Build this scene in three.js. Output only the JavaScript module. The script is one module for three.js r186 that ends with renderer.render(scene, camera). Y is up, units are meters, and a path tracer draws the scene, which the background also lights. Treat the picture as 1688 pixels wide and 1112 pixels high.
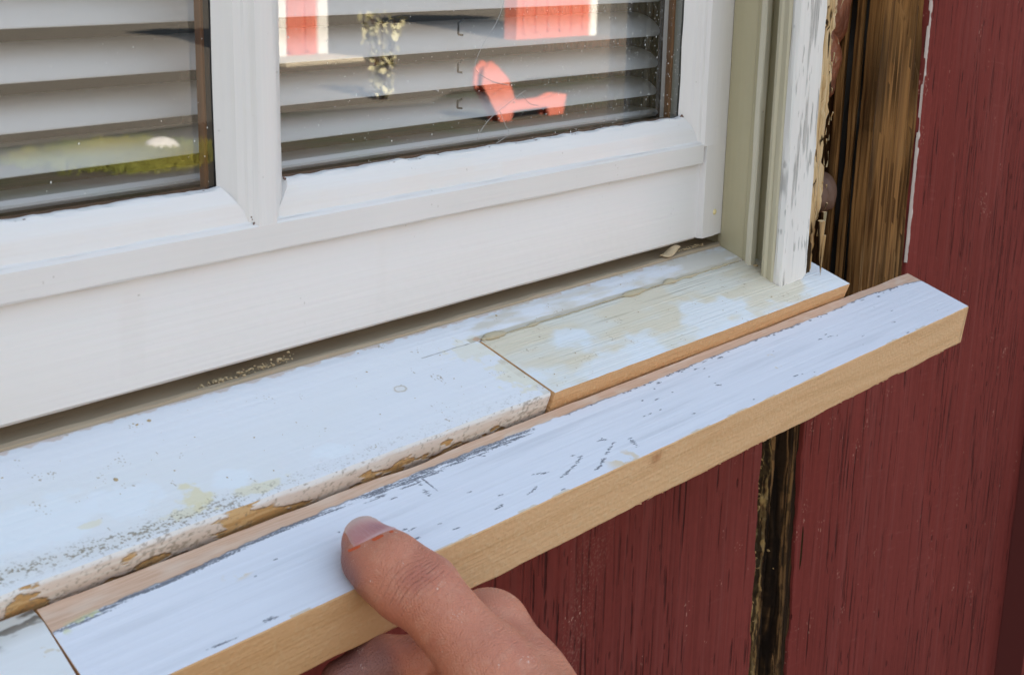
import * as THREE from 'three';
import { mergeGeometries, mergeVertices, toCreasedNormals } from 'three/addons/utils/BufferGeometryUtils.js';

// ---------------------------------------------------------------- camera, sky, sun, exposure
// Units are metres. The origin lies on the outer face of the window sash, at the height of its lower edge.
const GROUND = -1.35;
const scene = new THREE.Scene();
const camera = new THREE.PerspectiveCamera(26.163, 1024 / 674, 0.02, 200);
camera.position.set(0, 0.157, 0.4);
camera.quaternion.setFromRotationMatrix(new THREE.Matrix4().makeBasis(
  new THREE.Vector3(0.62980945, 0.02179019, 0.77644397),
  new THREE.Vector3(0.19706976, 0.96241686, -0.1868617),
  new THREE.Vector3(-0.75133452, 0.27070089, 0.60184505)));
camera.focus = 0.66; camera.userData.fStop = 38;
scene.add(camera);

const SUN = new THREE.Vector3(-0.36, 0.53, -0.77).normalize();
{
  const w = 512, h = 256, d = new Float32Array(w * h * 4);
  const mixc = (a, b, t) => a.map((v, i) => v + (b[i] - v) * t);
  for (let j = 0; j < h; j++) for (let i = 0; i < w; i++) {
    const el = ((j + 0.5) / h - 0.5) * Math.PI, az = ((i + 0.5) / w - 0.5) * 2 * Math.PI;
    const y = Math.sin(el), v = new THREE.Vector3(Math.cos(el) * Math.cos(az), y, Math.cos(el) * Math.sin(az));
    const t = Math.pow(Math.max(0, y), 0.55);
    let c = mixc([0.208, 0.185, 0.156], [0.108, 0.150, 0.206], Math.min(1, t * 1.12));
    const g = Math.max(0, v.dot(SUN)), glow = 0.25 * Math.pow(g, 24) + 0.06 * Math.pow(g, 4);
    c = c.map((q, k) => q + glow * [1, 0.95, 0.85][k]);
    if (y < 0) c = mixc(c, [0.12, 0.11, 0.09], Math.min(1, -y * 6));
    d.set([...c, 1], (j * w + i) * 4);
  }
  const sky = new THREE.DataTexture(d, w, h, THREE.RGBAFormat, THREE.FloatType);
  sky.mapping = THREE.EquirectangularReflectionMapping; sky.magFilter = sky.minFilter = THREE.LinearFilter; sky.needsUpdate = true;
  scene.background = sky; scene.environment = sky;
}
const sun = new THREE.DirectionalLight(0xfff1dd, 5);
sun.position.copy(SUN).multiplyScalar(30); sun.target.position.set(0, 0, 0);
sun.castShadow = true; sun.shadow.mapSize.set(2048, 2048);
Object.assign(sun.shadow.camera, { left: -25, right: 25, top: 25, bottom: -25, near: 1, far: 80 });
scene.add(sun, sun.target);
const renderer = new THREE.WebGLRenderer({ antialias: true });
renderer.setSize(1024, 674);
renderer.shadowMap.enabled = true;
renderer.toneMapping = THREE.LinearToneMapping;
renderer.toneMappingExposure = 7.15;

// ---------------------------------------------------------------- numbers and noise
const V3 = (x, y, z) => new THREE.Vector3(x, y, z);
const clamp = (x, a = 0, b = 1) => Math.min(b, Math.max(a, x));
const lerp = (a, b, t) => a + (b - a) * t;
const sstep = (a, b, x) => { const t = clamp((x - a) / (b - a)); return t * t * (3 - 2 * t); };
const mix3 = (o, c, t) => { o[0] += (c[0] - o[0]) * t; o[1] += (c[1] - o[1]) * t; o[2] += (c[2] - o[2]) * t; };
let seed = 12345;
const rnd = () => { seed = (seed + 0x6D2B79F5) | 0; let t = Math.imul(seed ^ (seed >>> 15), 1 | seed); t = (t + Math.imul(t ^ (t >>> 7), 61 | t)) ^ t; return ((t ^ (t >>> 14)) >>> 0) / 4294967296; };
const hash2 = (x, y) => { let h = Math.imul(x, 374761393) + Math.imul(y, 668265263) | 0; h = Math.imul(h ^ (h >>> 13), 1274126177); return ((h ^ (h >>> 16)) >>> 0) / 4294967296; };
function noise(x, y) {
  const xi = Math.floor(x), yi = Math.floor(y), fx = x - xi, fy = y - yi, u = fx * fx * (3 - 2 * fx), v = fy * fy * (3 - 2 * fy);
  const a = hash2(xi, yi), b = hash2(xi + 1, yi), c = hash2(xi, yi + 1), d = hash2(xi + 1, yi + 1);
  return a + (b - a) * u + (c - a) * v + (a - b - c + d) * u * v;
}
const fbm = (x, y, n = 4) => { let s = 0, a = 0.5, t = 0; for (let i = 0; i < n; i++) { s += a * noise(x, y); t += a; a *= 0.5; x = x * 2.03 + 17.3; y = y * 2.03 + 9.1; } return s / t; };
const poly = (pts, x) => { for (let i = 1; i < pts.length; i++) if (x < pts[i][0] || i === pts.length - 1) { const [a, p] = pts[i - 1], [b, q] = pts[i]; return lerp(p, q, clamp((x - a) / (b - a))); } };

// ---------------------------------------------------------------- textures: fn(x, y, o) sets o.c (linear colour), o.h (0..1 height), o.r (roughness)
const toS = (x) => { x = clamp(x); return 255 * (x <= 0.0031308 ? 12.92 * x : 1.055 * Math.pow(x, 1 / 2.4) - 0.055); };
function surface(name, w, h, [x0, y0, sx, sy], fn, { bump = 0, rough = false, roughness = 0.6, ...more } = {}) {
  const C = new Uint8Array(w * h * 4), B = bump ? new Uint8Array(w * h * 4) : null, R = rough ? new Uint8Array(w * h * 4) : null;
  const o = { c: [0, 0, 0], h: 0.5, r: roughness };
  for (let j = 0; j < h; j++) for (let i = 0; i < w; i++) {
    o.h = 0.5; o.r = roughness; fn(x0 + (i + 0.5) / w * sx, y0 + (j + 0.5) / h * sy, o, i, j);
    const k = (j * w + i) * 4;
    C[k] = toS(o.c[0]); C[k + 1] = toS(o.c[1]); C[k + 2] = toS(o.c[2]); C[k + 3] = 255;
    if (B) { B[k] = B[k + 1] = B[k + 2] = 255 * clamp(o.h); B[k + 3] = 255; }
    if (R) { R[k] = R[k + 1] = R[k + 2] = 255 * clamp(o.r); R[k + 3] = 255; }
  }
  const make = (d, srgb) => { const t = new THREE.DataTexture(d, w, h); t.wrapS = t.wrapT = THREE.MirroredRepeatWrapping; t.magFilter = THREE.LinearFilter; t.minFilter = THREE.LinearMipmapLinearFilter; t.generateMipmaps = true; if (srgb) t.colorSpace = THREE.SRGBColorSpace; t.needsUpdate = true; return t; };
  const m = new THREE.MeshPhysicalMaterial({ name, map: make(C, true), roughness, ...more });
  if (B) { m.bumpMap = make(B); m.bumpScale = bump; }
  if (R) { m.roughnessMap = make(R); m.roughness = 1; }
  m.userData.window = [x0, y0, sx, sy];
  return m;
}
const plain = (name, r, g, b, roughness = 0.7, more = {}) => new THREE.MeshPhysicalMaterial({ name, color: new THREE.Color().setRGB(r, g, b), roughness, ...more });
const M = {};
// brushed paint: grain along u
const paint = (name, c, { dirt = 0.5, size = 0.5, bump = 0.00009, roughness = 0.42, tint = [0.93, 0.92, 0.88] } = {}) => surface(name, 1024, 512, [0, 0, size, size / 2], (x, y, o) => {
  const st = fbm(x * 14, y * 900, 3), st2 = noise(x * 30 + 7, y * 2600), big = fbm(x * 9 + 3, y * 14 + 5, 3);
  const k = 1 + (st - 0.5) * 0.03 + (st2 - 0.5) * 0.018;
  o.c[0] = c[0] * k; o.c[1] = c[1] * k; o.c[2] = c[2] * k;
  if (big > 0.5) { const t = (big - 0.5) * 1.2; o.c[0] *= lerp(1, tint[0], t); o.c[1] *= lerp(1, tint[1], t); o.c[2] *= lerp(1, tint[2], t); }
  const sp = noise(x * 1500, y * 1500) * noise(x * 210 + 4, y * 210);
  if (sp > 0.86 - dirt * 0.05) { const t = sstep(0.86 - dirt * 0.05, 0.92, sp) * 0.5; mix3(o.c, [0.2, 0.16, 0.1], t); }
  o.h = 0.4 + (st - 0.5) * 0.9 + (st2 - 0.5) * 0.4 + (noise(x * 300, y * 420) - 0.5) * 0.35;
}, { bump, roughness });
M.white = paint('white_sash_paint', [0.738, 0.704, 0.672]);
M.cove = paint('white_moulding_paint', [0.757, 0.728, 0.70], { roughness: 0.36 });
M.olive = paint('beige_olive_paint', [0.475, 0.425, 0.275], { roughness: 0.38, dirt: 0.8 });
M.cream = paint('cream_paint', [0.63, 0.585, 0.455], { roughness: 0.45, dirt: 0.8 });
M.tan = paint('tan_paint', [0.37, 0.285, 0.19], { roughness: 0.6, dirt: 1.4 });
const woodFn = (base, dark, f = 1) => (x, y, o) => {
  const w = fbm(x * 5, y * 34 * f, 3), ring = 0.5 + 0.5 * Math.sin((y * 260 * f + w * 16)), fine = fbm(x * 40, y * 2400, 3);
  o.c[0] = base[0]; o.c[1] = base[1]; o.c[2] = base[2];
  mix3(o.c, dark, clamp(Math.pow(ring, 3) * 0.35 + (fine - 0.5) * 0.6 + (fbm(x * 12, y * 60, 2) - 0.5) * 0.4));
  o.h = 0.5 + (fine - 0.5) * 0.8;
};
M.rawOrange = surface('raw_orange_wood', 1024, 128, [0, 0, 0.4, 0.05], (x, y, o) => {
  woodFn([0.60, 0.335, 0.15], [0.40, 0.19, 0.07])(x, y, o);
  const f = noise(x * 1400, y * 1000); if (f > 0.72) mix3(o.c, [0.72, 0.47, 0.25], (f - 0.72) * 2);
  o.h += (f - 0.5) * 0.6;
}, { bump: 0.0006, roughness: 0.8 });
M.rawPale = surface('raw_pale_wood', 1024, 256, [0, 0, 0.3, 0.075], (x, y, o) => { woodFn([0.66, 0.47, 0.25], [0.46, 0.28, 0.12])(x, y, o); }, { bump: 0.0005, roughness: 0.8 });
M.weathered = surface('weathered_brown_timber', 1024, 512, [0, 0, 0.4, 0.1], (x, y, o) => {
  const w = fbm(x * 6, y * 40, 3), fine = fbm(x * 16 + w * 2, y * 620, 4), lump = fbm(x * 16 + 3, y * 50 + 8, 3);
  o.c[0] = 0.275; o.c[1] = 0.135; o.c[2] = 0.046;
  mix3(o.c, [0.07, 0.030, 0.010], clamp((fine - 0.40) * 2.9));
  mix3(o.c, [0.36, 0.215, 0.092], clamp((lump - 0.56) * 3) * 0.6);
  mix3(o.c, [0.045, 0.024, 0.01], clamp((fbm(x * 10 + 30, y * 45 + 2, 3) - 0.54) * 5) * 0.8);
  o.h = fine;
}, { bump: 0.0016, roughness: 0.85, specularIntensity: 0.2 });
M.rotten = surface('rotten_dark_wood', 1024, 512, [0, 0, 0.4, 0.1], (x, y, o) => {
  const w = fbm(x * 9, y * 60, 3), fine = fbm(x * 30 + w * 3, y * 700, 4), lump = fbm(x * 90 + 3, y * 200 + 8, 3);
  o.c[0] = 0.12; o.c[1] = 0.060; o.c[2] = 0.021;
  mix3(o.c, [0.022, 0.012, 0.006], clamp((fine - 0.36) * 2.6));
  mix3(o.c, [0.25, 0.14, 0.05], clamp((lump - 0.58) * 4) * 0.7);
  o.h = fine;
}, { bump: 0.003, roughness: 0.9, specularIntensity: 0.2 });
M.darkWood = surface('dark_wood', 512, 256, [0, 0, 0.3, 0.15], (x, y, o) => {
  const fine = fbm(x * 24, y * 700, 4); o.c[0] = 0.10; o.c[1] = 0.045; o.c[2] = 0.018; mix3(o.c, [0.03, 0.016, 0.009], clamp((fine - 0.35) * 2.2)); o.h = fine;
}, { bump: 0.001, roughness: 0.85, specularIntensity: 0.2 });
M.stainBrown = surface('brown_wood_stain', 512, 128, [0, 0, 0.4, 0.05], (x, y, o) => { woodFn([0.20, 0.082, 0.026], [0.09, 0.036, 0.013])(x, y, o); }, { bump: 0.0003, roughness: 0.5 });
M.black = plain('black_gasket', 0.012, 0.012, 0.012, 0.6);
M.spacer = plain('grey_glazing_spacer', 0.16, 0.165, 0.14, 0.5);

// ---------------------------------------------------------------- geometry
// uv from the direction a face looks in: the grain (u) runs along `grain`; size is the texture's real size
function facetUV(g, grain = 'x', [sx, sy] = [0.5, 0.25], off = 0) {
  g = g.index ? g.toNonIndexed() : g;
  const p = g.attributes.position, uv = new Float32Array(p.count * 2), a = V3(), b = V3(), c = V3(), n = V3();
  for (let i = 0; i < p.count; i += 3) {
    a.fromBufferAttribute(p, i); b.fromBufferAttribute(p, i + 1); c.fromBufferAttribute(p, i + 2);
    n.crossVectors(b.clone().sub(a), c.clone().sub(a));
    const ax = Math.abs(n.x), ay = Math.abs(n.y), az = Math.abs(n.z);
    [a, b, c].forEach((q, k) => {
      let u, v;
      if (grain === 'x') { if (ax > ay && ax > az) { u = q.z; v = q.y; } else { u = q.x; v = ay > az ? q.z : q.y; } }
      else { if (ay > ax && ay > az) { u = q.x; v = q.z; } else { u = q.y; v = ax > az ? q.z : q.x; } }
      uv[(i + k) * 2] = u / sx + off; uv[(i + k) * 2 + 1] = v / sy + off * 0.7;
    });
  }
  g.setAttribute('uv', new THREE.BufferAttribute(uv, 2));
  return g;
}
// closed ring of [a, b] swept over the values ts; place(t, p, i, k) gives the point
function sweep(ring, ts, place, crease = 0.5) {
  const n = ring.length, pos = [], idx = [];
  ts.forEach((t, k) => ring.forEach((p, i) => { const q = place(t, p, i, k); pos.push(q.x, q.y, q.z); }));
  for (let k = 0; k + 1 < ts.length; k++) for (let i = 0; i < n; i++) { const j = (i + 1) % n, a = k * n + i, b = k * n + j, c = a + n, d = b + n; idx.push(a, c, b, b, c, d); }
  const tri = THREE.ShapeUtils.triangulateShape(ring.map(([a, b]) => new THREE.Vector2(a, b)), []);
  const area = THREE.ShapeUtils.area(ring.map(([a, b]) => new THREE.Vector2(a, b)));
  const e = (ts.length - 1) * n;
  for (const [a, b, c] of tri) { if (area > 0) { idx.push(a, b, c); idx.push(e + a, e + c, e + b); } else { idx.push(a, c, b); idx.push(e + a, e + b, e + c); } }
  let g = new THREE.BufferGeometry();
  g.setAttribute('position', new THREE.Float32BufferAttribute(pos, 3)); g.setIndex(idx);
  // faces outward: judged by the signed volume
  let vol = 0; const A = V3(), B = V3(), C = V3(), P = g.attributes.position;
  for (let i = 0; i < idx.length; i += 3) { A.fromBufferAttribute(P, idx[i]); B.fromBufferAttribute(P, idx[i + 1]); C.fromBufferAttribute(P, idx[i + 2]); vol += A.dot(B.cross(C)); }
  if (vol < 0) for (let i = 0; i < idx.length; i += 3) { const t = idx[i]; idx[i] = idx[i + 1]; idx[i + 1] = t; }
  g.setIndex(idx);
  return toCreasedNormals(g, crease);
}
const span = (a, b, n) => Array.from({ length: n + 1 }, (_, i) => lerp(a, b, i / n));
const alongX = (ring, x0, x1, n = 1, wob = null, crease = 0.5) => sweep(ring, span(x0, x1, n), (t, p, i) => { const d = wob ? wob(t, p, i) : [0, 0]; return V3(t, p[1] + d[1], p[0] + d[0]); }, crease);   // ring of [z, y]
const alongY = (ring, y0, y1, n = 1, wob = null, crease = 0.5) => sweep(ring, span(y0, y1, n), (t, p, i) => { const d = wob ? wob(t, p, i) : [0, 0]; return V3(p[0] + d[0], t, p[1] + d[1]); }, crease);   // ring of [x, z]
const boxRing = (a0, a1, b0, b1, r = 0.0012) => [[a0 + r, b0], [a1 - r, b0], [a1, b0 + r], [a1, b1 - r], [a1 - r, b1], [a0 + r, b1], [a0, b1 - r], [a0, b0 + r]];
const box = (x0, x1, y0, y1, z0, z1) => { const g = new THREE.BoxGeometry(x1 - x0, y1 - y0, z1 - z0).toNonIndexed(); g.translate((x0 + x1) / 2, (y0 + y1) / 2, (z0 + z1) / 2); return g; };
// polygon [[a, b]...] extruded from depth 0 to -h, edges bevelled; map(a, b, d) places it
function slab(pts, h, bevel, map, crease = 0.5) {
  const g0 = new THREE.ExtrudeGeometry(new THREE.Shape(pts.map(([a, b]) => new THREE.Vector2(a, b))), { depth: Math.max(1e-5, h - 2 * bevel), bevelEnabled: bevel > 0, bevelThickness: bevel, bevelSize: bevel, bevelOffset: -bevel, bevelSegments: 2, curveSegments: 1 });
  let g = g0.index ? g0.toNonIndexed() : g0; g.deleteAttribute('uv'); g.deleteAttribute('normal');
  const p = g.attributes.position, q = V3();
  for (let i = 0; i < p.count; i++) { q.copy(map(p.getX(i), p.getY(i), p.getZ(i) + bevel - h)); p.setXYZ(i, q.x, q.y, q.z); }
  const A = V3(), B = V3(), C = V3(); let vol = 0;
  for (let i = 0; i < p.count; i += 3) { A.fromBufferAttribute(p, i); B.fromBufferAttribute(p, i + 1); C.fromBufferAttribute(p, i + 2); vol += A.dot(B.cross(C)); }
  if (vol < 0) for (let i = 0; i < p.count; i += 3) { A.fromBufferAttribute(p, i + 1); B.fromBufferAttribute(p, i + 2); p.setXYZ(i + 1, B.x, B.y, B.z); p.setXYZ(i + 2, A.x, A.y, A.z); }
  return toCreasedNormals(mergeVertices(g, 1e-6), crease);
}
// sorts the triangles of a geometry into material groups; rules: [{ test(n, c), uv(p) }], the last takes what is left
function grouped(g, rules) {
  g = g.index ? g.toNonIndexed() : g;
  const p = g.attributes.position, nn = g.attributes.normal, lists = rules.map(() => []), a = V3(), b = V3(), c = V3();
  for (let i = 0; i < p.count; i += 3) {
    a.fromBufferAttribute(p, i); b.fromBufferAttribute(p, i + 1); c.fromBufferAttribute(p, i + 2);
    const n = b.clone().sub(a).cross(c.clone().sub(a)).normalize(), m = a.clone().add(b).add(c).divideScalar(3);
    let k = rules.findIndex((r) => !r.test || r.test(n, m)); if (k < 0) k = rules.length - 1;
    lists[k].push(i);
  }
  const pos = [], nor = [], uv = [], out = new THREE.BufferGeometry(); let at = 0;
  lists.forEach((l, k) => {
    for (const i of l) for (let e = 0; e < 3; e++) { a.fromBufferAttribute(p, i + e); pos.push(a.x, a.y, a.z); nor.push(nn.getX(i + e), nn.getY(i + e), nn.getZ(i + e)); uv.push(...rules[k].uv(a)); }
    if (l.length) out.addGroup(at, l.length * 3, k); at += l.length * 3;
  });
  out.setAttribute('position', new THREE.Float32BufferAttribute(pos, 3)); out.setAttribute('normal', new THREE.Float32BufferAttribute(nor, 3)); out.setAttribute('uv', new THREE.Float32BufferAttribute(uv, 2));
  return out;
}
const winUV = (m, fx, fy) => { const [x0, y0, sx, sy] = m.userData.window; return (p) => [(fx(p) - x0) / sx, (fy(p) - y0) / sy]; };

// ---------------------------------------------------------------- things and parts
const names = new Map();
function numbered(n) { const k = names.get(n) ?? 0; names.set(n, k + 1); return k ? n + '_' + String(k).padStart(3, '0') : n; }
function tag(o, label, category, group) { o.userData = { label, category }; if (group) o.userData.group = group; return o; }
function thing(name, label, category, group) { const o = new THREE.Group(); o.name = numbered(name); scene.add(o); return tag(o, label, category, group); }
function part(name, g, m, parent, label) { const o = new THREE.Mesh(g, m); o.name = name; o.castShadow = o.receiveShadow = true; if (label) o.userData.label = label; parent.add(o); return o; }
function single(name, g, m, label, category, group) { const o = part(numbered(name), g, m, scene); return tag(o, label, category, group); }
function structure(name, g, m) { const o = part(name, g, m, scene); o.userData.kind = 'structure'; return o; }

// ================================================================ the setting
{
  M.gravel = surface('gravel', 1024, 1024, [0, 0, 2, 2], (x, y, o) => {
    const f = fbm(x * 60, y * 60, 4), b = fbm(x * 2, y * 2, 3); const k = 0.7 + f * 0.6;
    o.c[0] = 0.10 * k; o.c[1] = 0.085 * k; o.c[2] = 0.065 * k; mix3(o.c, [0.06, 0.08, 0.03], clamp((b - 0.55) * 4) * 0.6); o.h = f;
  }, { bump: 0.01, roughness: 0.95 });
  const g = new THREE.PlaneGeometry(160, 160); g.rotateX(-Math.PI / 2); g.translate(0, GROUND, 0);
  structure('ground', facetUV(g, 'x', [2, 2]), M.gravel);
  M.yard = surface('added_pale_gravel', 512, 512, [0, 0, 1.5, 1.5], (x, y, o) => { const f = fbm(x * 70, y * 70, 4), k = 0.6 + 0.8 * f; o.c[0] = 0.20 * k; o.c[1] = 0.18 * k; o.c[2] = 0.15 * k; o.h = f; }, { bump: 0.01, roughness: 0.95 });  // paler ground added to veil the panes and bounce warm light
  const l = new THREE.ShapeGeometry(new THREE.Shape(Array.from({ length: 90 }, (_, i) => { const t = i / 89, e = i === 0 || i === 89; return e ? new THREE.Vector2(i ? 45 : -30, -60) : new THREE.Vector2(-30 + 75 * t, -(8.6 + 1.6 * (fbm(t * 40, 3, 3) - 0.5))); }))); l.rotateX(-Math.PI / 2); l.translate(0, GROUND + 0.006, 0);
  structure('added_gravel_yard', facetUV(l, 'x', [1.5, 1.5]), M.yard);
  const bl = new THREE.BufferGeometry(); { const p = [], ix = []; for (let k = 0; k < 9; k++) { const a = k * 2.4, r = 0.02 * (k % 3) , h = 0.035 + 0.03 * ((k * 7) % 5) / 5, x = Math.cos(a) * r, z = Math.sin(a) * r, n = p.length / 3; p.push(x - 0.004, 0, z, x + 0.004, 0, z + 0.002, x + Math.cos(a) * 0.02, h, z + Math.sin(a) * 0.02); ix.push(n, n + 1, n + 2); } bl.setAttribute('position', new THREE.Float32BufferAttribute(p, 3)); bl.setIndex(ix); bl.computeVertexNormals(); }
  const N = 5200, gr = new THREE.InstancedMesh(bl, plain('grass_green', 0.20, 0.23, 0.06, 0.9), N), m4 = new THREE.Matrix4(), q4 = new THREE.Quaternion(), col = new THREE.Color();
  for (let i = 0; i < N; i++) { const ga = Math.sqrt(-2 * Math.log(1 - rnd() * 0.9999)), a = rnd() * 6.283, x = 5.80 + 0.22 * ga * Math.cos(a), z = 7.55 + 0.2 * ga * Math.sin(a), k = 0.7 + 0.9 * rnd(); q4.setFromAxisAngle(V3(0, 1, 0), rnd() * 6.28); m4.compose(V3(x, GROUND, z), q4, V3(k, k, k)); gr.setMatrixAt(i, m4); const y = noise(x * 3, z * 3); gr.setColorAt(i, col.setRGB(0.7 + y, 0.8 + 0.5 * y, 0.8)); }
  gr.name = 'grass'; tag(gr, 'tufts of sunlit grass mirrored low in the left pane', 'grass'); gr.userData.kind = 'stuff'; scene.add(gr);
}

// ================================================================ the red house wall
// red paint with dark vertical checks, x from 0.1 to 1.3, y from -0.55 to 0.25
{
  const w = 2048, h = 1365, x0 = 0.1, y0 = -0.55, sx = 1.2, sy = 0.8;
  const crack = new Float32Array(w * h);
  const mask = (x) => sstep(0.36, 0.62, fbm(x * 26, 3.3, 2));
  for (let k = 0; k < 8200; k++) {
    let x = rnd(), y = rnd() * h; if (rnd() > 0.25 + 0.75 * mask(x0 + x * sx)) continue; x *= w;
    const len = (4 + 60 * Math.pow(rnd(), 2.2)) / 1000 / sy * h, deep = 0.25 + 0.75 * rnd(), wide = 0.42 + 0.9 * rnd() * rnd() * deep + (rnd() > 0.96 ? 0.9 : 0), ph = rnd() * 9;
    for (let j = 0; j < len; j++) {
      const yy = (y + j) | 0; if (yy >= h) break;
      const xx = x + 2.2 * (noise(yy * 0.016 + ph * 20, ph) - 0.5) * 2, e = Math.min(1, 4 * Math.min(j, len - j) / len) * wide * (0.55 + 0.9 * noise(yy * 0.12, ph * 7));
      for (let i = Math.floor(xx - e - 1); i <= xx + e + 1; i++) if (i >= 0 && i < w) { const c = clamp(e + 0.6 - Math.abs(i + 0.5 - xx)) * deep; const q = yy * w + i; if (c > crack[q]) crack[q] = c; }
    }
  }
  M.red = surface('red_plank_paint', w, h, [x0, y0, sx, sy], (x, y, o, i, j) => {
    const a = crack[j * w + i], st = fbm(x * 700, y * 6, 3), big = fbm(x * 7, y * 5, 3), fine = fbm(x * 380, y * 300, 2);
    const k = 0.88 + (st - 0.5) * 0.36 + (big - 0.5) * 0.42 + (fine - 0.5) * 0.12;
    o.c[0] = 0.205 * k; o.c[1] = 0.0385 * k; o.c[2] = 0.031 * k;
    mix3(o.c, [0.215, 0.055, 0.047], clamp((fbm(x * 240 + 5, y * 9, 3) - 0.55) * 3) * 0.55);
    const scr = noise(x * 60 + y * 25, y * 900 + x * 130); if (scr > 0.86 && big > 0.5) mix3(o.c, [0.3, 0.1, 0.09], (scr - 0.86) * 1.5);
    const sp = noise(x * 1100, y * 900) * noise(x * 90, y * 60); if (sp > 0.78) mix3(o.c, [0.55, 0.33, 0.26], sstep(0.78, 0.86, sp) * 0.8);
    // a dusty scrape under the sill
    const dx = x - (0.532 + (y + 0.24) * 0.30), dd = Math.exp(-dx * dx / 0.00018) * sstep(-0.40, -0.20, y) * (1 - sstep(-0.135, -0.115, y)); const du = noise(x * 1300, y * 1100);
    if (dd > 0.12 && du > 0.66) mix3(o.c, [0.34, 0.16, 0.13], clamp(dd * (du - 0.6) * 1.3));
    mix3(o.c, [0.022, 0.006, 0.006], a * 0.86);
    o.h = 0.78 - a * 0.75 + (st - 0.5) * 0.14;
  }, { bump: 0.0016, roughness: 0.8, specularIntensity: 0.2 });
}
const redUV = winUV(M.red, (p) => p.x + p.z, (p) => p.y);
const house = thing('house', 'red timber house wall with exposed brown framing beside the white window', 'house');
{
  // sheathing and body of the house round the window opening
  const dark = M.darkWood;
  const bx = (n, x0, x1, y0, y1, z0, z1, m = dark) => part(n, facetUV(box(x0, x1, y0, y1, z0, z1), 'y', [0.3, 0.15]), m, house);
  M.room = plain('dim_room_paint', 0.06, 0.055, 0.05, 0.9);
  bx('room_wall', -2.9, 0.008, -0.8, 1.35, -0.17, -0.1605, M.room); bx('room_wall', 0.737, 3.4, -0.8, 1.35, -0.17, -0.1605, M.room);
  bx('wall_panel', -3, 0.01, GROUND, 1.35, -0.16, -0.001, M.red2 = plain('red_house_paint', 0.19, 0.036, 0.032, 0.7));
  bx('wall_panel', 0.01, 0.735, 0.52, 1.35, -0.16, -0.001, M.red2);
  bx('wall_panel', 0.01, 0.735, GROUND, -0.035, -0.16, -0.012);
  bx('wall_panel', 0.735, 0.84, GROUND, 1.35, -0.16, -0.075);
  bx('wall_panel', 0.84, 3.5, GROUND, 1.35, -0.16, -0.052);
  bx('room_wall', -3, -2.9, GROUND, 1.35, -4, -0.16, M.room); bx('room_wall', 3.4, 3.5, GROUND, 1.35, -4, -0.16, M.room);
  bx('room_wall', -2.9, 3.4, GROUND, 1.35, -4, -3.9, M.room);
  bx('room_floor', -2.9, 3.4, -0.9, -0.8, -3.9, -0.161, M.room);
  { const rg = slab([[0.16, 1.352], [0.16, 1.45], [-2.0, 4.25], [-4.2, 1.45], [-4.2, 1.352]], 6.9, 0, (a, b, d) => V3(3.7 + d, b, a)); part('roof', rg, plain('dark_roof', 0.06, 0.05, 0.045, 0.9), house); }
  // red planks: outlines with worn edges
  const worn = (pts, step = 0.006, amp = 0.0012) => {
    const out = []; pts.forEach((a, k) => { const b = pts[(k + 1) % pts.length], L = Math.hypot(b[0] - a[0], b[1] - a[1]), n = a[2] ? Math.max(1, Math.round(L / step)) : 1; for (let i = 0; i < n; i++) { const t = i / n, j = a[2] && i ? (fbm(30 + t * L * 120 + k * 9, 5, 3) - 0.5) * 4 * amp : 0; out.push([lerp(a[0], b[0], t) + (b[1] - a[1]) / L * j, lerp(a[1], b[1], t) - (b[0] - a[0]) / L * j]); } }); return out;
  };
  const plank = (pts, z0, z1, bev = 0.0012) => { const g = slab(worn(pts), z1 - z0, bev, (a, b, d) => V3(a, b, z1 + d)); return grouped(g, [{ uv: redUV }]); };
  part('plank', plank([[0.16, GROUND + 0.1], [0.716, GROUND + 0.1], [0.7155, -0.40, 1], [0.7125, -0.27, 1], [0.708, -0.155, 1], [0.7095, -0.05], [0.16, -0.05]], 0, 0.02), [M.red], house);
  part('plank', plank([[-0.36, GROUND + 0.1], [0.155, GROUND + 0.1], [0.155, -0.05], [-0.36, -0.05]], 0, 0.02), [M.red], house);
  part('plank', plank([[0.763, GROUND + 0.1], [1.40, GROUND + 0.1], [1.40, 1.3], [0.8845, 1.3], [0.8845, 0.13, 1], [0.8855, -0.075], [0.7595, -0.075, 1], [0.7585, -0.16, 1], [0.761, -0.24, 1], [0.7625, -0.36, 1]], 0, 0.02), [M.red], house);
  
  // overlapping cover board at the right edge of the view; shade painted into its side
  M.redShade = plain('shaded_red_board_edge', 0.12, 0.022, 0.017, 0.9); { const bt = box(1.158, 1.22, GROUND + 0.1, 1.3, 0.0203, 0.043); part('cover_strip', grouped(bt, [{ test: (n) => Math.abs(n.x) > 0.5, uv: redUV }, { uv: redUV }]), [M.redShade, M.red], house, 'red cover strip with shade painted into its darker side'); }
  // remains of white caulk along the plank edge
  const cp = [], ci = [], ys = span(-0.047, 0.17, 900);
  ys.forEach((y, k) => { const on = sstep(0.44, 0.54, fbm(y * 75, 2, 3) + (y < 0.02 ? 0.05 : 0)), wd = on * (0.0005 + 0.0026 * Math.pow(fbm(y * 190, 5, 4), 1.6)), ex = 0.8848 + 0.0007 * (fbm(y * 90, 8, 3) - 0.5); for (const [dx, dz] of [[-0.0004, -0.0012], [0.0001, 0.0003 + wd * 0.18], [wd * 0.6, 0.0003 + wd * 0.2], [wd, -0.0002]]) cp.push(ex + dx, y, 0.02 + dz); if (k) for (let e = 0; e < 3; e++) { const q = (k - 1) * 4 + e; ci.push(q, q + 1, q + 4, q + 1, q + 5, q + 4); } });
  const cg = new THREE.BufferGeometry(); cg.setAttribute('position', new THREE.Float32BufferAttribute(cp, 3)); cg.setIndex(ci); cg.computeVertexNormals();
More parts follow.
